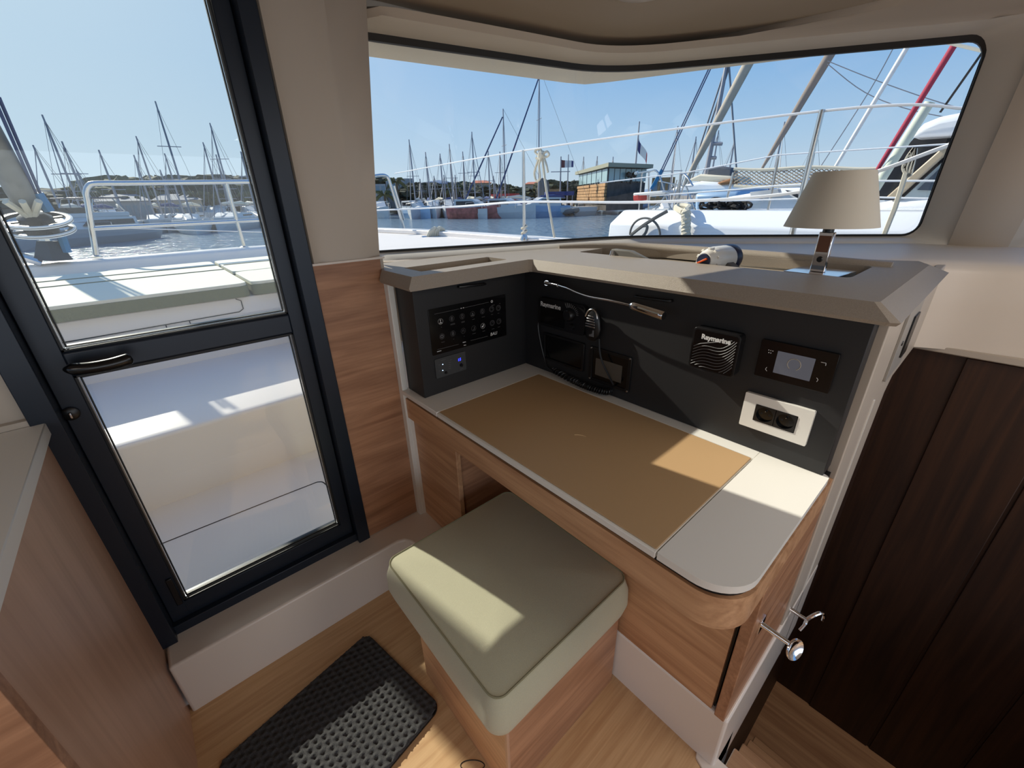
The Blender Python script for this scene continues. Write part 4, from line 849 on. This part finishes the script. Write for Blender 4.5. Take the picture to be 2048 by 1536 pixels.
yacht(15,496,'large motor yacht with cream canopy at the left picture edge behind the jib',10.5,-.5,True,m_cream,mat('shaded_warm_hull',(168,164,156),.4),hs=.74)  # both left hulls greyed in colour for their backlit, shaded side
yacht(297,452,'white flybridge motor yacht behind the bow rail, left of two low cruisers',10,.25,True,m_whitep)
yacht(372,452,'low white motor cruiser with cream top behind the bow rail, right of the flybridge yacht',9.5,-.6,False)
yacht(446,449,'white motor cruiser half behind the bow rail post',10,-.5,False)
yacht(510,446,'white motor cruiser next to the door stile',9,.2,False)
yacht(229,463,'small white motorboat between the dark canopy yacht and the flybridge yacht',6,.4,False)
for i,(x,y,lab,tn,hm_) in enumerate(((762,436,'small white cruiser at the left window edge',.3,None),(835,436,'white cruiser with pale blue hull right of the pulpit tube',.5,mat('pale_blue_hull',(180,205,225),.4)),(868,435,'white cruiser third from the left window edge',.1,None),(903,434,'white cruiser left of the red patterned hull',-.2,None))):
    yacht(x,y,lab,7.5,tn,False,None,hm_,'small cruisers along the far quay')
m_redh = mat('red_pattern_hull',(170,96,88),.5,var=.5,vscale=1.6); m_bluh = mat('blue_grey_hull',(150,178,205),.4)
yacht(952,437,'boat with a red patterned hull, left of the white hull with red waterline',7.5,1.1,False,None,m_redh)
yacht(1018,436,'boat with white hull and low cabin, left of the steel stanchion foot',7.5,1.1,False,None,None)
yacht(1078,434,'blue grey hulled boat right of the steel stanchion',8,-1.1,False,None,m_bluh)
# red and blue cabin workboat
p = onZ(1015,426,ZW); wb = thing('workboat', 'workboat with red cabin and blue side behind the steel stanchion', 'workboat', M=place(p, PI+math.atan2(-p.x,p.y)+1.2))
m_red = mat('signal_red',(190,50,48),.5)
MB().loft(bloft(9,3,1.3,.4)).build('hull', m_navy, wb, local=True); MB().box((-1.2,-2.5,1.2),(1.2,2.0,2.9)).build('cabin', m_red, wb, local=True, bevel=.1); MB().box((-1.25,-1.0,2.0),(1.25,1.6,2.6)).build('window_band', m_win, wb, local=True)
MB().box((-1.22,.5,1.3),(1.22,3.4,2.0)).build('blue_side', mat('work_blue',(50,84,150),.5), wb, local=True, bevel=.05); MB().box((-1.1,-2.6,2.9),(1.1,1.8,3.05)).build('roof', m_red, wb, local=True)
for i,(x,y,lab,tn) in enumerate(((1124,432,'grey inflatable boat with outboard cover, left of its twin',1.0),(1166,428,'blue grey inflatable boat, right of its twin below the awning',1.2),(1268,421,'grey inflatable boat at the clubhouse foot, left of the white bow',1.3))):
    p = onZ(x,y,ZW); o = thing('inflatable_boat', lab, 'inflatable boat', M=place(p, PI+math.atan2(-p.x,p.y)+tn), group='inflatable boats by the clubhouse')
    MB().tube(catmull([(-.8,-2.2,.45),(-.85,0,.45),(-.7,1.4,.55),(0,2.3,.75),(.7,1.4,.55),(.85,0,.45),(.8,-2.2,.45)],5), .3, 8).build('tube', mat('rib_grey',(128,146,168),.6) if i else m_greyp, o, local=True, smooth=True)
    MB().box((-.7,-2.1,.1),(.7,1.6,.4)).build('floor', m_blk2, o, local=True); MB().box((-.35,-.7,.3),(.35,.2,1.4)).build('console', m_greyp, o, local=True, bevel=.1); MB().box((-.25,-2.6,.3),(.25,-2.1,1.5)).build('outboard_motor', m_blk2, o, local=True, bevel=.1)
p = onZ(1086,430,ZW); lr = thing('upright_dinghy', 'grey dinghy standing upright right of the steel stanchion', 'dinghy', M=place(p,math.atan2(-p.x,p.y)))
MB().loft([[(.9*math.cos(a)*s,.35*math.sin(a)*s,z) for a in [k*PI/8 for k in range(16)]] for z,s in ((1.2,.5),(1.8,.95),(3.2,1),(4.3,.85),(4.8,.3))]).build('tube', m_greyp, lr, local=True, smooth=True); MB().box((-.5,-.3,-.2),(.5,.3,1.3)).build('cradle', m_steel, lr, local=True)
# ================================================================== CLUBHOUSE
m_clad = mat('timber_cladding',(176,136,94),.8,var=.25,vscale=1.5); m_stone = mat('dark_stone',(74,70,68),.95,bump=1,bscale=2,var=.35,vscale=1.2); m_roofp = mat('roof_felt',(150,150,132),.8); m_pane = mat('pavilion_glass',(150,178,182),.1,spec=.6)
Cc, Cl, Cr = onD(1213,400,60), onD(1157,400,76), onD(1287,400,66)
Cc, Cl, Cr = [Vector((p.x,p.y,0)) for p in (Cc,Cl,Cr)]; Cb = Cl+Cr-Cc
z0, zm, zt_ = -.35, onD(1213,365,60).z, onD(1213,335,60).z
ch = thing('clubhouse', 'two storey clubhouse with glass upper floor, timber cladding and dark stone wall', 'building', (Cc.x,Cc.y,z0))
MB().prism([(p.x,p.y) for p in (Cc,Cr,Cb,Cl)], z0, zm).build('stone_wall', m_stone, ch)
def off(p, c, k): return c+(p-c)*k
cen = (Cc+Cb)/2
MB().prism([(off(p,cen,.96).x,off(p,cen,.96).y) for p in (Cc,Cr,Cb,Cl)], zm, zt_).build('inner_room', m_win, ch)
MB().prism([(off(p,cen,1.16).x,off(p,cen,1.16).y) for p in (Cc,Cr,Cb,Cl)], zt_, zt_+.45).build('roof', m_roofp, ch)
for (a, b_, n) in ((Cl,Cc,6),(Cc,Cr,7)):
    for k in range(n):
        p, q = a.lerp(b_,(k+.06)/n), a.lerp(b_,(k+.94)/n); nrm = (b_-a).cross(Vector((0,0,1))).normalized()*.08
        MB().loft([[Vector((v.x,v.y,zm+.15)) for v in (p+nrm,q+nrm,q-nrm,p-nrm)],[Vector((v.x,v.y,zt_-.1)) for v in (p+nrm,q+nrm,q-nrm,p-nrm)]]).build('pane', m_pane, ch)
        q2 = a.lerp(b_,k/n); MB().tube([Vector((q2.x,q2.y,zm)),Vector((q2.x,q2.y,zt_))], .09, 4).build('mullion', m_alu, ch)
nrm = (Cc-Cl).cross(Vector((0,0,1))).normalized()*.25
for k in range(6):
    for h in range(2):
        za = z0+.9+(zm-z0-.9)*k/6; zb_ = za+(zm-z0-.9)/6*.86; p, q = Cl.lerp(Cc,.5*h+.01), Cl.lerp(Cc,.5*h+.49); nn_ = nrm*(1+.4*((k*3+h*5)%4)/3)
        MB().loft([[Vector((v.x,v.y,za)) for v in (p+nn_,q+nn_,q,p)],[Vector((v.x,v.y,zb_)) for v in (p+nn_,q+nn_,q,p)]]).build('plank', m_clad, ch)
p = Cc.lerp(Cr,.52)+(Cr-Cc).cross(Vector((0,0,1))).normalized()*.5; MB().tube([(p.x,p.y,zm-.2),(p.x,p.y,zt_-.9)], .15, 6).build('floodlight_post', m_gask, ch)
for s in (-.6,.6):
    d_ = (Cr-Cc).normalized()*s; MB().blob((p.x+d_.x,p.y+d_.y,zt_-.8),(.5,.3,.4),1,.1).build('floodlight', m_gask, ch)
def pole(px, py_t, dist, lab, fl_w, cols, dz):
    tp = onD(px,py_t,dist); o = thing('flagpole', lab, 'flagpole', (tp.x,tp.y,-.35)); MB().tube([(tp.x,tp.y,-.35),(tp.x,tp.y,tp.z)], [.14,.08], 6).build('pole', m_mast, o)
    fg = thing('flag', lab.replace('flagpole','flag').replace('carrying','that is'), 'flag', (tp.x,tp.y,tp.z)); r_ = Vector((rgt.x,rgt.y,0)).normalized()
    n = len(cols)
    for k, c_ in enumerate(cols):
        rings = []
        for i in range(5):
            t = (k+i/4)/n; b_ = Vector((tp.x,tp.y,tp.z-dz))+r_*(.1+fl_w*t)+Vector((0,.25*math.sin(t*7),-fl_w*DR*t)); rings.append([b_, b_+Vector((0,0,-fl_w*HT*(1-.25*t))), b_+Vector((0,.03,-fl_w*HT*(1-.25*t))), b_+Vector((0,.03,0))])
        MB().loft(rings).build('stripe', c_, fg)
    return o
m_fb, m_fw, m_fr = mat('flag_blue',(44,60,120),.8), mat('flag_white',(235,232,228),.8), mat('flag_red',(200,50,56),.8)
DR, HT = 1.9, .9
pole(1279,243,66,'tall flagpole carrying a drooping blue, white and red flag behind the clubhouse',1.5,[m_fb,m_fw,m_fr],1.6)
DR, HT = .12, .55
pole(1122,313,66,'short flagpole carrying a dark red and white flag left of the clubhouse',1.8,[mat('flag_maroon',(110,60,66),.8),m_fw,m_fb],.4)
p = onD(1137,309,66); pm = thing('signal_mast', 'bare signal mast with a yard, between the maroon flag and the clubhouse', 'mast', (p.x,p.y,-.35)); MB().tube([(p.x,p.y,-.35),(p.x,p.y,p.z)],[.12,.06],6).build('pole', m_mast, pm); MB().tube([Vector((p.x,p.y,onD(1137,343,66).z))+Vector((rgt.x,rgt.y,0))*k for k in (-2.4,.3)], .05, 4).build('yard', m_mast, pm)
p = onD(1118,388,62); aw = thing('awning', 'long dark blue awning on posts left of the clubhouse', 'awning', (p.x,p.y,-.35)); r_ = Vector((rgt.x,rgt.y,0)).normalized()
Ma = Matrix.Translation(Vector((p.x,p.y,0)))@RZ(math.atan2(r_.y,r_.x))
MB().box((-1.9,-1,p.z-.2),(1.9,1,p.z+.3),Ma).build('canvas', mat('awning_blue',(44,62,118),.8), aw)
for s in (-1.7,1.7): MB().tube([Ma@Vector((s,-.9,-.35)),Ma@Vector((s,-.9,p.z))], .06, 5).build('post', m_mast, aw)
# ================================================================== HOUSES AND TREES
def house(px0, px1, py_top, dist, lab, wallm, nwin, roofm=None, floors=1, depth=9):
    a, b_ = onD(px0,400,dist), onD(px1,400,dist); zt2 = onD((px0+px1)/2,py_top,dist).z; a.z = b_.z = 0
    d_ = (b_-a); nb = Vector((0,0,1)).cross(d_).normalized()*depth
    o = thing('house', lab, 'building', (a.x,a.y,-.35)); f4 = [a,b_,b_+nb,a+nb]
    hw = MB().prism([(p.x,p.y) for p in f4], -.35, zt2).build('wall', wallm, o)
    if roofm:
        m_ = (a+b_)/2+nb/2; mid1, mid2 = a+d_*.2+nb/2, a+d_*.8+nb/2; e = 1.08; c4 = [m_+(p-m_)*e for p in f4]; hz = d_.length*.16
        MB().add([(p.x,p.y,zt2) for p in c4]+[(mid1.x,mid1.y,zt2+hz),(mid2.x,mid2.y,zt2+hz)],[(0,1,5,4),(1,2,5),(2,3,4,5),(3,0,4),(3,2,1,0)]).build('roof', roofm, o)
    for fl_ in range(floors):
        h = (zt2+.35)/floors
        for k in range(nwin):
            p, q = a.lerp(b_,(k+.2)/nwin), a.lerp(b_,(k+.8)/nwin); n_ = -nb.normalized()*.06
            MB().loft([[Vector((v.x,v.y,-.35+h*(fl_+.3))) for v in (p+n_,q+n_,q-n_,p-n_)],[Vector((v.x,v.y,-.35+h*(fl_+.8))) for v in (p+n_,q+n_,q-n_,p-n_)]]).build('window', m_paneh, hw)
    return o
m_paneh = mat('house_window',(120,140,150),.15); m_plaster = mat('grey_plaster',(168,166,164),.9); m_pl2 = mat('warm_plaster',(206,186,160),.9); m_tile = mat('roof_tiles',(190,112,84),.9,var=.2,vscale=.8); m_slate = mat('slate_roof',(110,116,126),.8)
house(185,300,402,66,'long low building with blue grey roof behind the dark canopy yacht',m_plaster,8,m_slate)
house(305,402,400,68,'long low building right of the blue grey one behind the bow rail',m_pl2,7,m_slate)
house(742,775,368,84,'white two storey house at the left window edge',m_plaster,3,None,3)
house(776,832,357,92,'large grey house with flat roof right of the pulpit tube',m_plaster,5,None,3)
house(944,983,366,96,'house with orange tiled roof above the red hull',m_pl2,3,m_tile,2)
house(1050,1082,368,100,'low house with tiled roof right of the stanchion',m_pl2,4,m_tile,1)
house(1098,1122,378,80,'tan timber shed behind the blue awning',m_clad,2,None,1)
house(1300,1345,355,85,'low tan building right of the clubhouse',m_clad,3,None,1)
m_leaf = [mat('pine_leaf',(62,68,44),.9,bump=1,bscale=6,var=.45,vscale=2.2), mat('olive_leaf',(84,86,54),.9,bump=1,bscale=6,var=.45,vscale=2.2), mat('dark_leaf',(44,52,36),.9,bump=1,bscale=6,var=.45,vscale=2.2)]
m_bark = mat('bark',(92,76,60),.95)
def tree(px, py_top, dist, lab, r=4, k=0, group='trees behind the far boats'):
    tp = onD(px,py_top,dist); o = thing('tree', lab, 'tree', (tp.x,tp.y,-.35), group=group); h = tp.z+.35
    MB().tube([(tp.x,tp.y,-.35),(tp.x+.2,tp.y,tp.z-h*.3)], [.3,.2], 6).build('trunk', m_bark, o)
    b = MB()
    for i in range(7):
        a = i*2.4; rr = r*(.35 if i else .0); b.blob((tp.x+rr*math.cos(a)*1.3,tp.y+rr*math.sin(a),tp.z-h*.28-.12*h*(i%3)),(r*.62,r*.62,h*.26),3,.5,2.2)
    b.build('crown', m_leaf[k%3], o, fix=False)
    return o
def palm(px, py_top, dist, lab):
    tp = onD(px,py_top,dist); o = thing('palm_tree', lab, 'palm', (tp.x,tp.y,-.35), group='palms behind the far boats'); z = tp.z-.9
    MB().tube([(tp.x,tp.y,-.35),(tp.x+.15,tp.y,z)], [.25,.18], 6).build('trunk', m_bark, o)
    for k in range(11):
        a = k*2*PI/11; up = .9 if k%2 else .3; pts = [Vector((tp.x+1.9*t*math.cos(a),tp.y+1.9*t*math.sin(a),z+up*t*2.2-1.9*t*t)) for t in (0,.33,.66,1)]
        MB().tube(pts, [.06,.24,.2,.03], 4, sq=.25).build('frond', m_leaf[1], o)
    return o
for x,y,d,r,k,lab in ((-60,372,76,5,2,'dark tree outside the left picture edge beyond the rolled jib'),(10,385,76,4,2,'dark tree left of the rolled jib'),(125,377,80,7,2,'low dark pine crown above the dark canopy yacht'),(170,382,82,5,0,'low pine crown at the bow rail corner'),(222,352,78,5,1,'olive tree right of the bow rail corner palm'),(250,358,74,4,1,'smaller olive tree above the blue grey roof'),
  (300,352,80,6,0,'pine with rounded crown left of the tallest mast'),(345,350,80,6,0,'pine with rounded crown right of the tallest mast'),(372,356,76,4,2,'dark tree above the low cruiser with cream top'),(402,352,82,6,0,'pine left of the rail post masts'),(440,350,82,6,2,'tallest dark tree, just left of the bow rail post'),(475,352,82,5,0,'pine just right of the bow rail post'),(515,356,80,5,0,'pine cut by the door stile'),(560,356,80,5,0,'pine hidden behind the door stile'),
  (752,352,96,4,2,'dark tree over the white house at the left window edge'),(838,366,90,4,2,'dark tree right of the grey flat roofed house'),(860,364,90,4,2,'dark tree left of the far mountain'),(884,368,90,3,0,'lower tree right of the far mountain'),(912,364,90,4,2,'dark tree behind the fourth window palm'),(930,364,92,3,0,'tree left of the orange roofed house'),(962,372,88,4,2,'dark tree in front of the orange roofed house'),(985,378,88,3,2,'low dark tree right of the orange roofed house'),(1020,372,88,4,0,'tree behind the red cabin workboat'),(1040,374,92,4,2,'dark tree behind the steel stanchion'),(1104,360,92,4,0,'rounded pine left of the maroon flag'),(1122,366,92,3,2,'dark tree below the maroon flag'),(1150,362,95,3,2,'dark tree at the left end of the clubhouse')):
    tree(x,y,d,lab,r,k)
for (x,y,d,lab) in ((186,377,70,'palm at the bow rail corner'),(262,388,68,'palm right of the rail corner, before the olive tree'),(388,378,70,'palm left of the rail post'),(420,380,70,'palm just left of the rail post'),(442,384,70,'palm close to the rail post, lower'),(500,380,70,'palm by the door stile'),
  (790,352,78,'palm beside the pulpit tube'),(766,378,76,'small palm before the white house'),(908,366,82,'palm under the fourth window mast'),(998,364,80,'palm left of the stanchion'),(1008,366,82,'palm beside the other one left of the stanchion')): palm(x,y,d,lab+' on the far shore')
# ================================================================== NEIGHBOUR CATAMARAN ON THE RIGHT
nb = thing('neighbour_catamaran', 'white catamaran moored alongside, its hull filling the lower right of the window', 'catamaran', (4.0,1.5,ZW))
Xn = 3.7
hp_ = [onX(1199,500,Xn),onX(1212,470,Xn),onX(1218,440,Xn),onX(1226,430,Xn)]
dk0, dk1 = onX(1240,424,Xn), onX(1540,419,Xn); dkz = (dk0.z+dk1.z)/2
yb_ = dk0.y; n_st = 10
rings = []
for k in range(n_st+1):
    t = k/n_st; y = yb_+.12-(yb_+4.5)*t; wd = 1.1*min(1,.12+t*2.2)
    xc = Xn+.55*0+ .02
    rings.append([(Xn+.14,y-.06,dkz),(Xn,y,dkz-.12),(Xn,y+.10*(1-t),-.3),(Xn+.25,y-.2,-1.0),(Xn+wd,y-.2,-1.0),(Xn+wd+.2,y,-.3),(Xn+wd+.2,y,dkz-.12),(Xn+wd+.1,y-.06,dkz)])
MB().loft(rings).build('hull', m_hull, nb, bevel=.02)
def quadX(pts, X, th=.04): # slab cut to an outline in the plane X
    P = [onX(x,y,X) for x,y in pts]; return MB().loft([P,[p+Vector((th,0,0)) for p in P]])
Xc = 4.4
quadX([(1700,440),(1745,408),(1790,399),(2010,392),(2000,440)],4.3,1.6).build('deck_moulding', m_hull, nb, bevel=.05)
quadX([(1722,400),(1828,276),(2010,262),(2010,400)],Xc,1.8).build('front_window', m_win, nb)
quadX([(1816,276),(1846,246),(1880,232),(1940,220),(2020,212),(2020,262),(1906,270)],Xc-.25,2.4).build('coachroof', m_hull, nb, bevel=.05, segs=3)
quadX([(1770,396),(1795,396),(1925,278),(1898,283)],Xc-.1,.06).build('window_strut', mat('tan_strut',(176,160,136),.4), nb, bevel=.01)
quadX([(1806,396),(1918,293),(1990,300),(1960,396)],Xc-.06,.04).build('side_window_frame', mat('pale_grey_panel',(176,188,190),.3), nb, bevel=.005)
quadX([(1834,380),(1880,336),(1960,336),(1940,384)],Xc-.08,.03).build('side_window', mat('tinted_window',(70,80,92),.15), nb)
a_, b_ = onX(1737,398,Xc-.4), onX(1860,204,Xc-.4)
tag(MB().tube([a_,b_], [rad(9,a_),rad(9,b_)], 10).build('rolled_cover', mat('pale_green_cover',(206,212,196),.8,bump=.3,bscale=40), smooth=True), 'pale green rolled cover leaning over the catamaran windows, right of the red furled sail', 'rolled cover')
# pulpit, stanchions and lifelines of the neighbour
npu = thing('neighbour_pulpit', 'steel bow pulpit with white seat, stanchions and lifelines on the neighbouring catamaran', 'rail', onX(1290,424,4.2))
XP = 4.0
for path, w_ in (([(1277,346),(1300,343),(1316,345),(1332,392),(1344,424)],2.2),([(1284,346),(1277,424)],2),([(1298,344),(1297,424)],2),([(1345,424),(1352,392),(1362,352),(1372,351),(1386,372)],2),([(1338,420),(1354,360)],1.6),([(1354,416),(1372,355)],1.6),([(1276,345),(1270,347)],4),([(1386,372),(1366,372),(1318,362)],1.4),([(1310,420),(1335,385),(1352,366)],1.5),([(1372,372),(1392,424)],2),([(1300,420),(1330,395)],1.4)):
    P = [onX(x,y,XP) for x,y in path]; MB().tube(catmull(P,4) if len(P) > 2 else P, rad(w_*.8,P[0]), 6).build('tube', m_steel, npu, smooth=True)
quadX([(1266,386),(1326,381),(1326,387),(1266,392)],XP-.1,.4).build('seat', m_whitep, npu, bevel=.01)
quadX([(1266,390),(1278,389),(1278,401),(1266,402)],XP-.1,.15).build('red_light', m_red, npu, bevel=.01)
for (x0,y0,x1,y1) in ((1536,420,1558,308),(1452,406,1467,345),(1352,440,1362,344)):
    a_, b_ = onX(x0,y0,XP), onX(x1,y1,XP); MB().tube([a_,b_], rad(2.4,a_), 8).build('stanchion', m_steel, npu, smooth=True)
for pts, w_ in (([(1200,366),(1380,344),(1557,310),(1915,287)],1.2),([(1300,392),(1465,380),(1552,372),(1740,362),(1890,362)],1.6),([(1280,404),(1450,402),(1720,394),(1880,398)],1.5)):
    P = [onX(x,y,XP-.05) for x,y in pts]; MB().tube(P, rad(w_,P[1]), 5).build('lifeline', m_line, npu)
# ropes on the neighbour
rk = thing('rope_heap', 'heap of black mooring rope on the white hull, left of the stanchion', 'rope', onX(1445,422,4.1))
for k in range(18):
    cx_, cy_ = 1410+4.6*k, 416-7*math.exp(-((k-5)/4.)**2)-3*(k%3); rx_, ry_ = 10+5*((k*7)%4)/3, 4+5*((k*5)%3)/2
    P = [onX(cx_+rx_*math.cos(a), cy_+ry_*math.sin(a), 4.05+.12*math.sin(a+k)+.02*(k%4)) for a in [i*2*PI/14 for i in range(14)]]
    MB().tube(P, .011, 6, closed=True).build('turn', m_ropek, rk)
rw = thing('hanging_rope', 'thick white twisted rope hanging down the neighbouring hull', 'rope', onX(1372,430,Xn))
for ph in (0, PI):
    MB().tube([onX(1372,421+2*i,Xn-.05)+Vector((0,.022*math.cos(i*.9+ph),0))+Vector((.02*math.sin(i*.9+ph),0,0)) for i in range(30)], .022, 6).build('strand', m_rope, rw)
P = catmull([onX(1366,424,Xn-.02),onX(1352,416,Xn+.1),(onX(1362,411,Xn+.15)),onX(1378,414,Xn+.1),onX(1370,422,Xn)],6); MB().tube(P, .025, 6).build('coil', m_rope, rw)
rg_ = thing('grey_line', 'thin grey mooring line looped in a wide circle on the neighbouring hull', 'rope', onX(1290,455,Xn))
MB().tube([onX(1290+30*math.cos(a),470+34*math.sin(a)*-1,Xn-.04) for a in [PI*i/20 for i in range(21)]], .010, 6).build('loop', m_greyp, rg_)
MB().tube(catmull([onX(1262,470,Xn-.05),onX(1285,452,Xn-.06),onX(1310,436,Xn-.04),onX(1335,422,Xn)],6), .016, 6).build('line', m_greyp, rg_)
MB().tube(catmull([onX(1283,453,Xn-.06),(onX(1294,452,Xn-.06)),onX(1292,464,Xn-.05),onX(1286,472,Xn-.05)],6), .013, 6).build('bight', m_greyp, rg_)
hr = thing('halyard_coil', 'cream coiled halyard hanging from a lifeline in front of the catamaran windows', 'rope', onX(1826,300,3.0))
for k in range(4):
    P = [onX(1828+dx,y,3.0) for dx,y in ((0,296),(-8-2*k,315),(-16-2*k,338),(-12+k,352),(-6+k,335),(2,312),(4,297))]; MB().tube(catmull(P,5), .007, 5).build('loop', m_rope, hr)
MB().tube([onX(1812,345,3.0),onX(1790,415,3.0),onX(1768,470,3.0),onX(1725,610,3.0)], .012, 5).build('tail', m_rope, hr)
# boat with a dark sail cover behind the neighbour
p = onX(1410,400,12); gs = thing('grey_sloop', 'pale blue hulled sloop with dark grey boom cover behind the neighbouring pulpit', 'sailboat', (p.x,p.y,ZW))
XG = 12
quadX([(1388,386),(1478,382),(1478,560),(1388,570)],XG,3).build('hull', m_bluh, gs, bevel=.1); quadX([(1340,376),(1400,362),(1470,366),(1470,384),(1345,388)],XG+.3,2.4).build('deck', m_hull, gs, bevel=.1)
quadX([(1414,336),(1440,332),(1465,336),(1462,356),(1412,354)],XG+.5,.3).build('boom_cover', mat('charcoal_cover',(86,92,102),.85,bump=.5,bscale=10), gs, bevel=.05)
quadX([(1370,362),(1400,348),(1462,352),(1470,364)],XG+.4,1.2).build('sprayhood', m_cream, gs, bevel=.05); quadX([(1432,366),(1462,356),(1470,366),(1440,370)],XG+.2,.4).build('folded_canvas', m_wood_f, gs, bevel=.05)
p0, p1 = onX(1408,372,XG+1), onX(1455,120,XG+1); MB().tube([p0,p1], [rad(5,p0),rad(4,p1)], 8).build('mast', m_mast, gs, smooth=True)
for (x0,x1,y) in ((1415,1444,288),(1420,1432,316)): MB().tube([onX(x0,y,XG+1),onX(x1,y,XG+1)], .05, 5).build('spreader', m_mast, gs)
for (a_,b_) in (((1372,380),(1452,132)),((1380,370),(1460,130)),((1475,370),(1458,130))): MB().tube([onX(*a_,XG+1),onX(*b_,XG+1)], .025, 4).build('shroud', m_rig, gs)
# second white catamaran deck behind
bc = thing('white_deck_boat', 'white boat with low coachroof and dark hatch behind the rope heap and stanchion', 'boat', onX(1560,410,6.5))
quadX([(1438,404),(1452,394),(1560,376),(1720,372),(1790,380),(1790,620),(1440,620)],6.0,3).build('deck', m_hull, bc, bevel=.08)
quadX([(1440,400),(1500,396),(1500,406),(1470,412),(1446,412)],5.6,.6).build('anchor_locker', m_hull, bc, bevel=.04)
quadX([(1570,380),(1592,384),(1606,402),(1580,388)],5.9,.1).build('hatch', m_win, bc); quadX([(1500,384),(1555,378),(1560,392),(1502,398)],5.9,.1).build('side_window', mat('grey_panel',(190,190,188),.4), bc)
# furled sails and rigging of the boats beyond
def stay(a, b, X, ra, rb, m, lab, par, ext=1.25):
    p, q = onX(*a,X), onX(*b,X); q = p+(q-p)*ext
    return part_label(MB().tube([p+(q-p)*t for t in (0,.03,.1,.3,.55,.8,1)], [rad(ra,p)*f for f in (.4,.7,1)]+[rad(ra+(rb-ra)*t,p+(q-p)*t) for t in (.4,.6,.85,1)], 10).build('furled_sail', m, par, smooth=True), lab)
m_jg = mat('grey_sail_cover',(176,166,152),.85,bump=.4,bscale=12,var=.12,vscale=3); m_jb = mat('brown_grey_cover',(138,126,118),.85,bump=.4,bscale=12,var=.1,vscale=3); m_jr = mat('crimson_cover',(160,32,66),.7)
stay((1366,374),(1497,126),11,4.5,11,m_jg,'pale grey furled sail',gs)
stay((1521,342),(1662,106),9,3.5,10,m_jb,'brown grey furled sail',bc)
stay((1655,360),(1818,88),6.5,3.2,5,m_whitep,'thin white furled sail',bc)
stay((1742,360),(1916,78),6.0,4,6.5,m_jr,'crimson furled sail left',nb)
def wire(pts, X, r_, m, par):
    P = [onX(x,y,X) for x,y in pts]; return MB().tube(catmull(P,5) if len(P) > 2 else P, rad(r_,P[0]), 5).build('rigging_wire', m, par)
wire([(1880,225),(1975,90)],6.2,2.2,m_gask,nb)
wire([(1655,122),(1750,160),(1880,205),(1990,232)],7,.8,m_rig,bc)
wire([(1655,128),(1730,185),(1830,222),(1990,250)],7,.8,m_rig,bc)
wire([(1640,335),(1740,180),(1800,70)],8,.9,m_rig,bc)
wire([(1850,75),(1990,108)],5,3.0,m_cream,nb)
wire([(1418,136),(1320,345)],10,1.3,m_navyr,gs)
wire([(1422,136),(1324,345)],10,1.3,m_navyr,gs)
wire([(1324,340),(1303,378)],10,4,m_blue,gs)
# netting
ntg = thing('safety_net', 'grey diamond netting along the guard rail behind the lamp shade', 'netting', onX(1620,372,6.2))
b = MB(); NW, NH = 30, 5
def npt(u, v): return onX(1468+300*u, (338+ (8*math.sin(u*9)*.3)) + 34*v - 2*u, 6.2)
for i in range(-NH, NW+1):
    for s in (1,-1):
        pts = []
        for j in range(NH+1):
            u = (i+(j if s == 1 else NH-j))/NW
            if 0 <= u <= 1: pts.append(npt(u, j/NH))
        if len(pts) > 1: b.tube(pts, .006, 3)
tag(b.build('mesh_cords', mat('net_cord',(150,138,122),.9), ntg), kind='stuff')
for v in (0,1): MB().tube([npt(i/20,v) for i in range(21)], .02, 5).build('border_rope', m_rope, ntg)
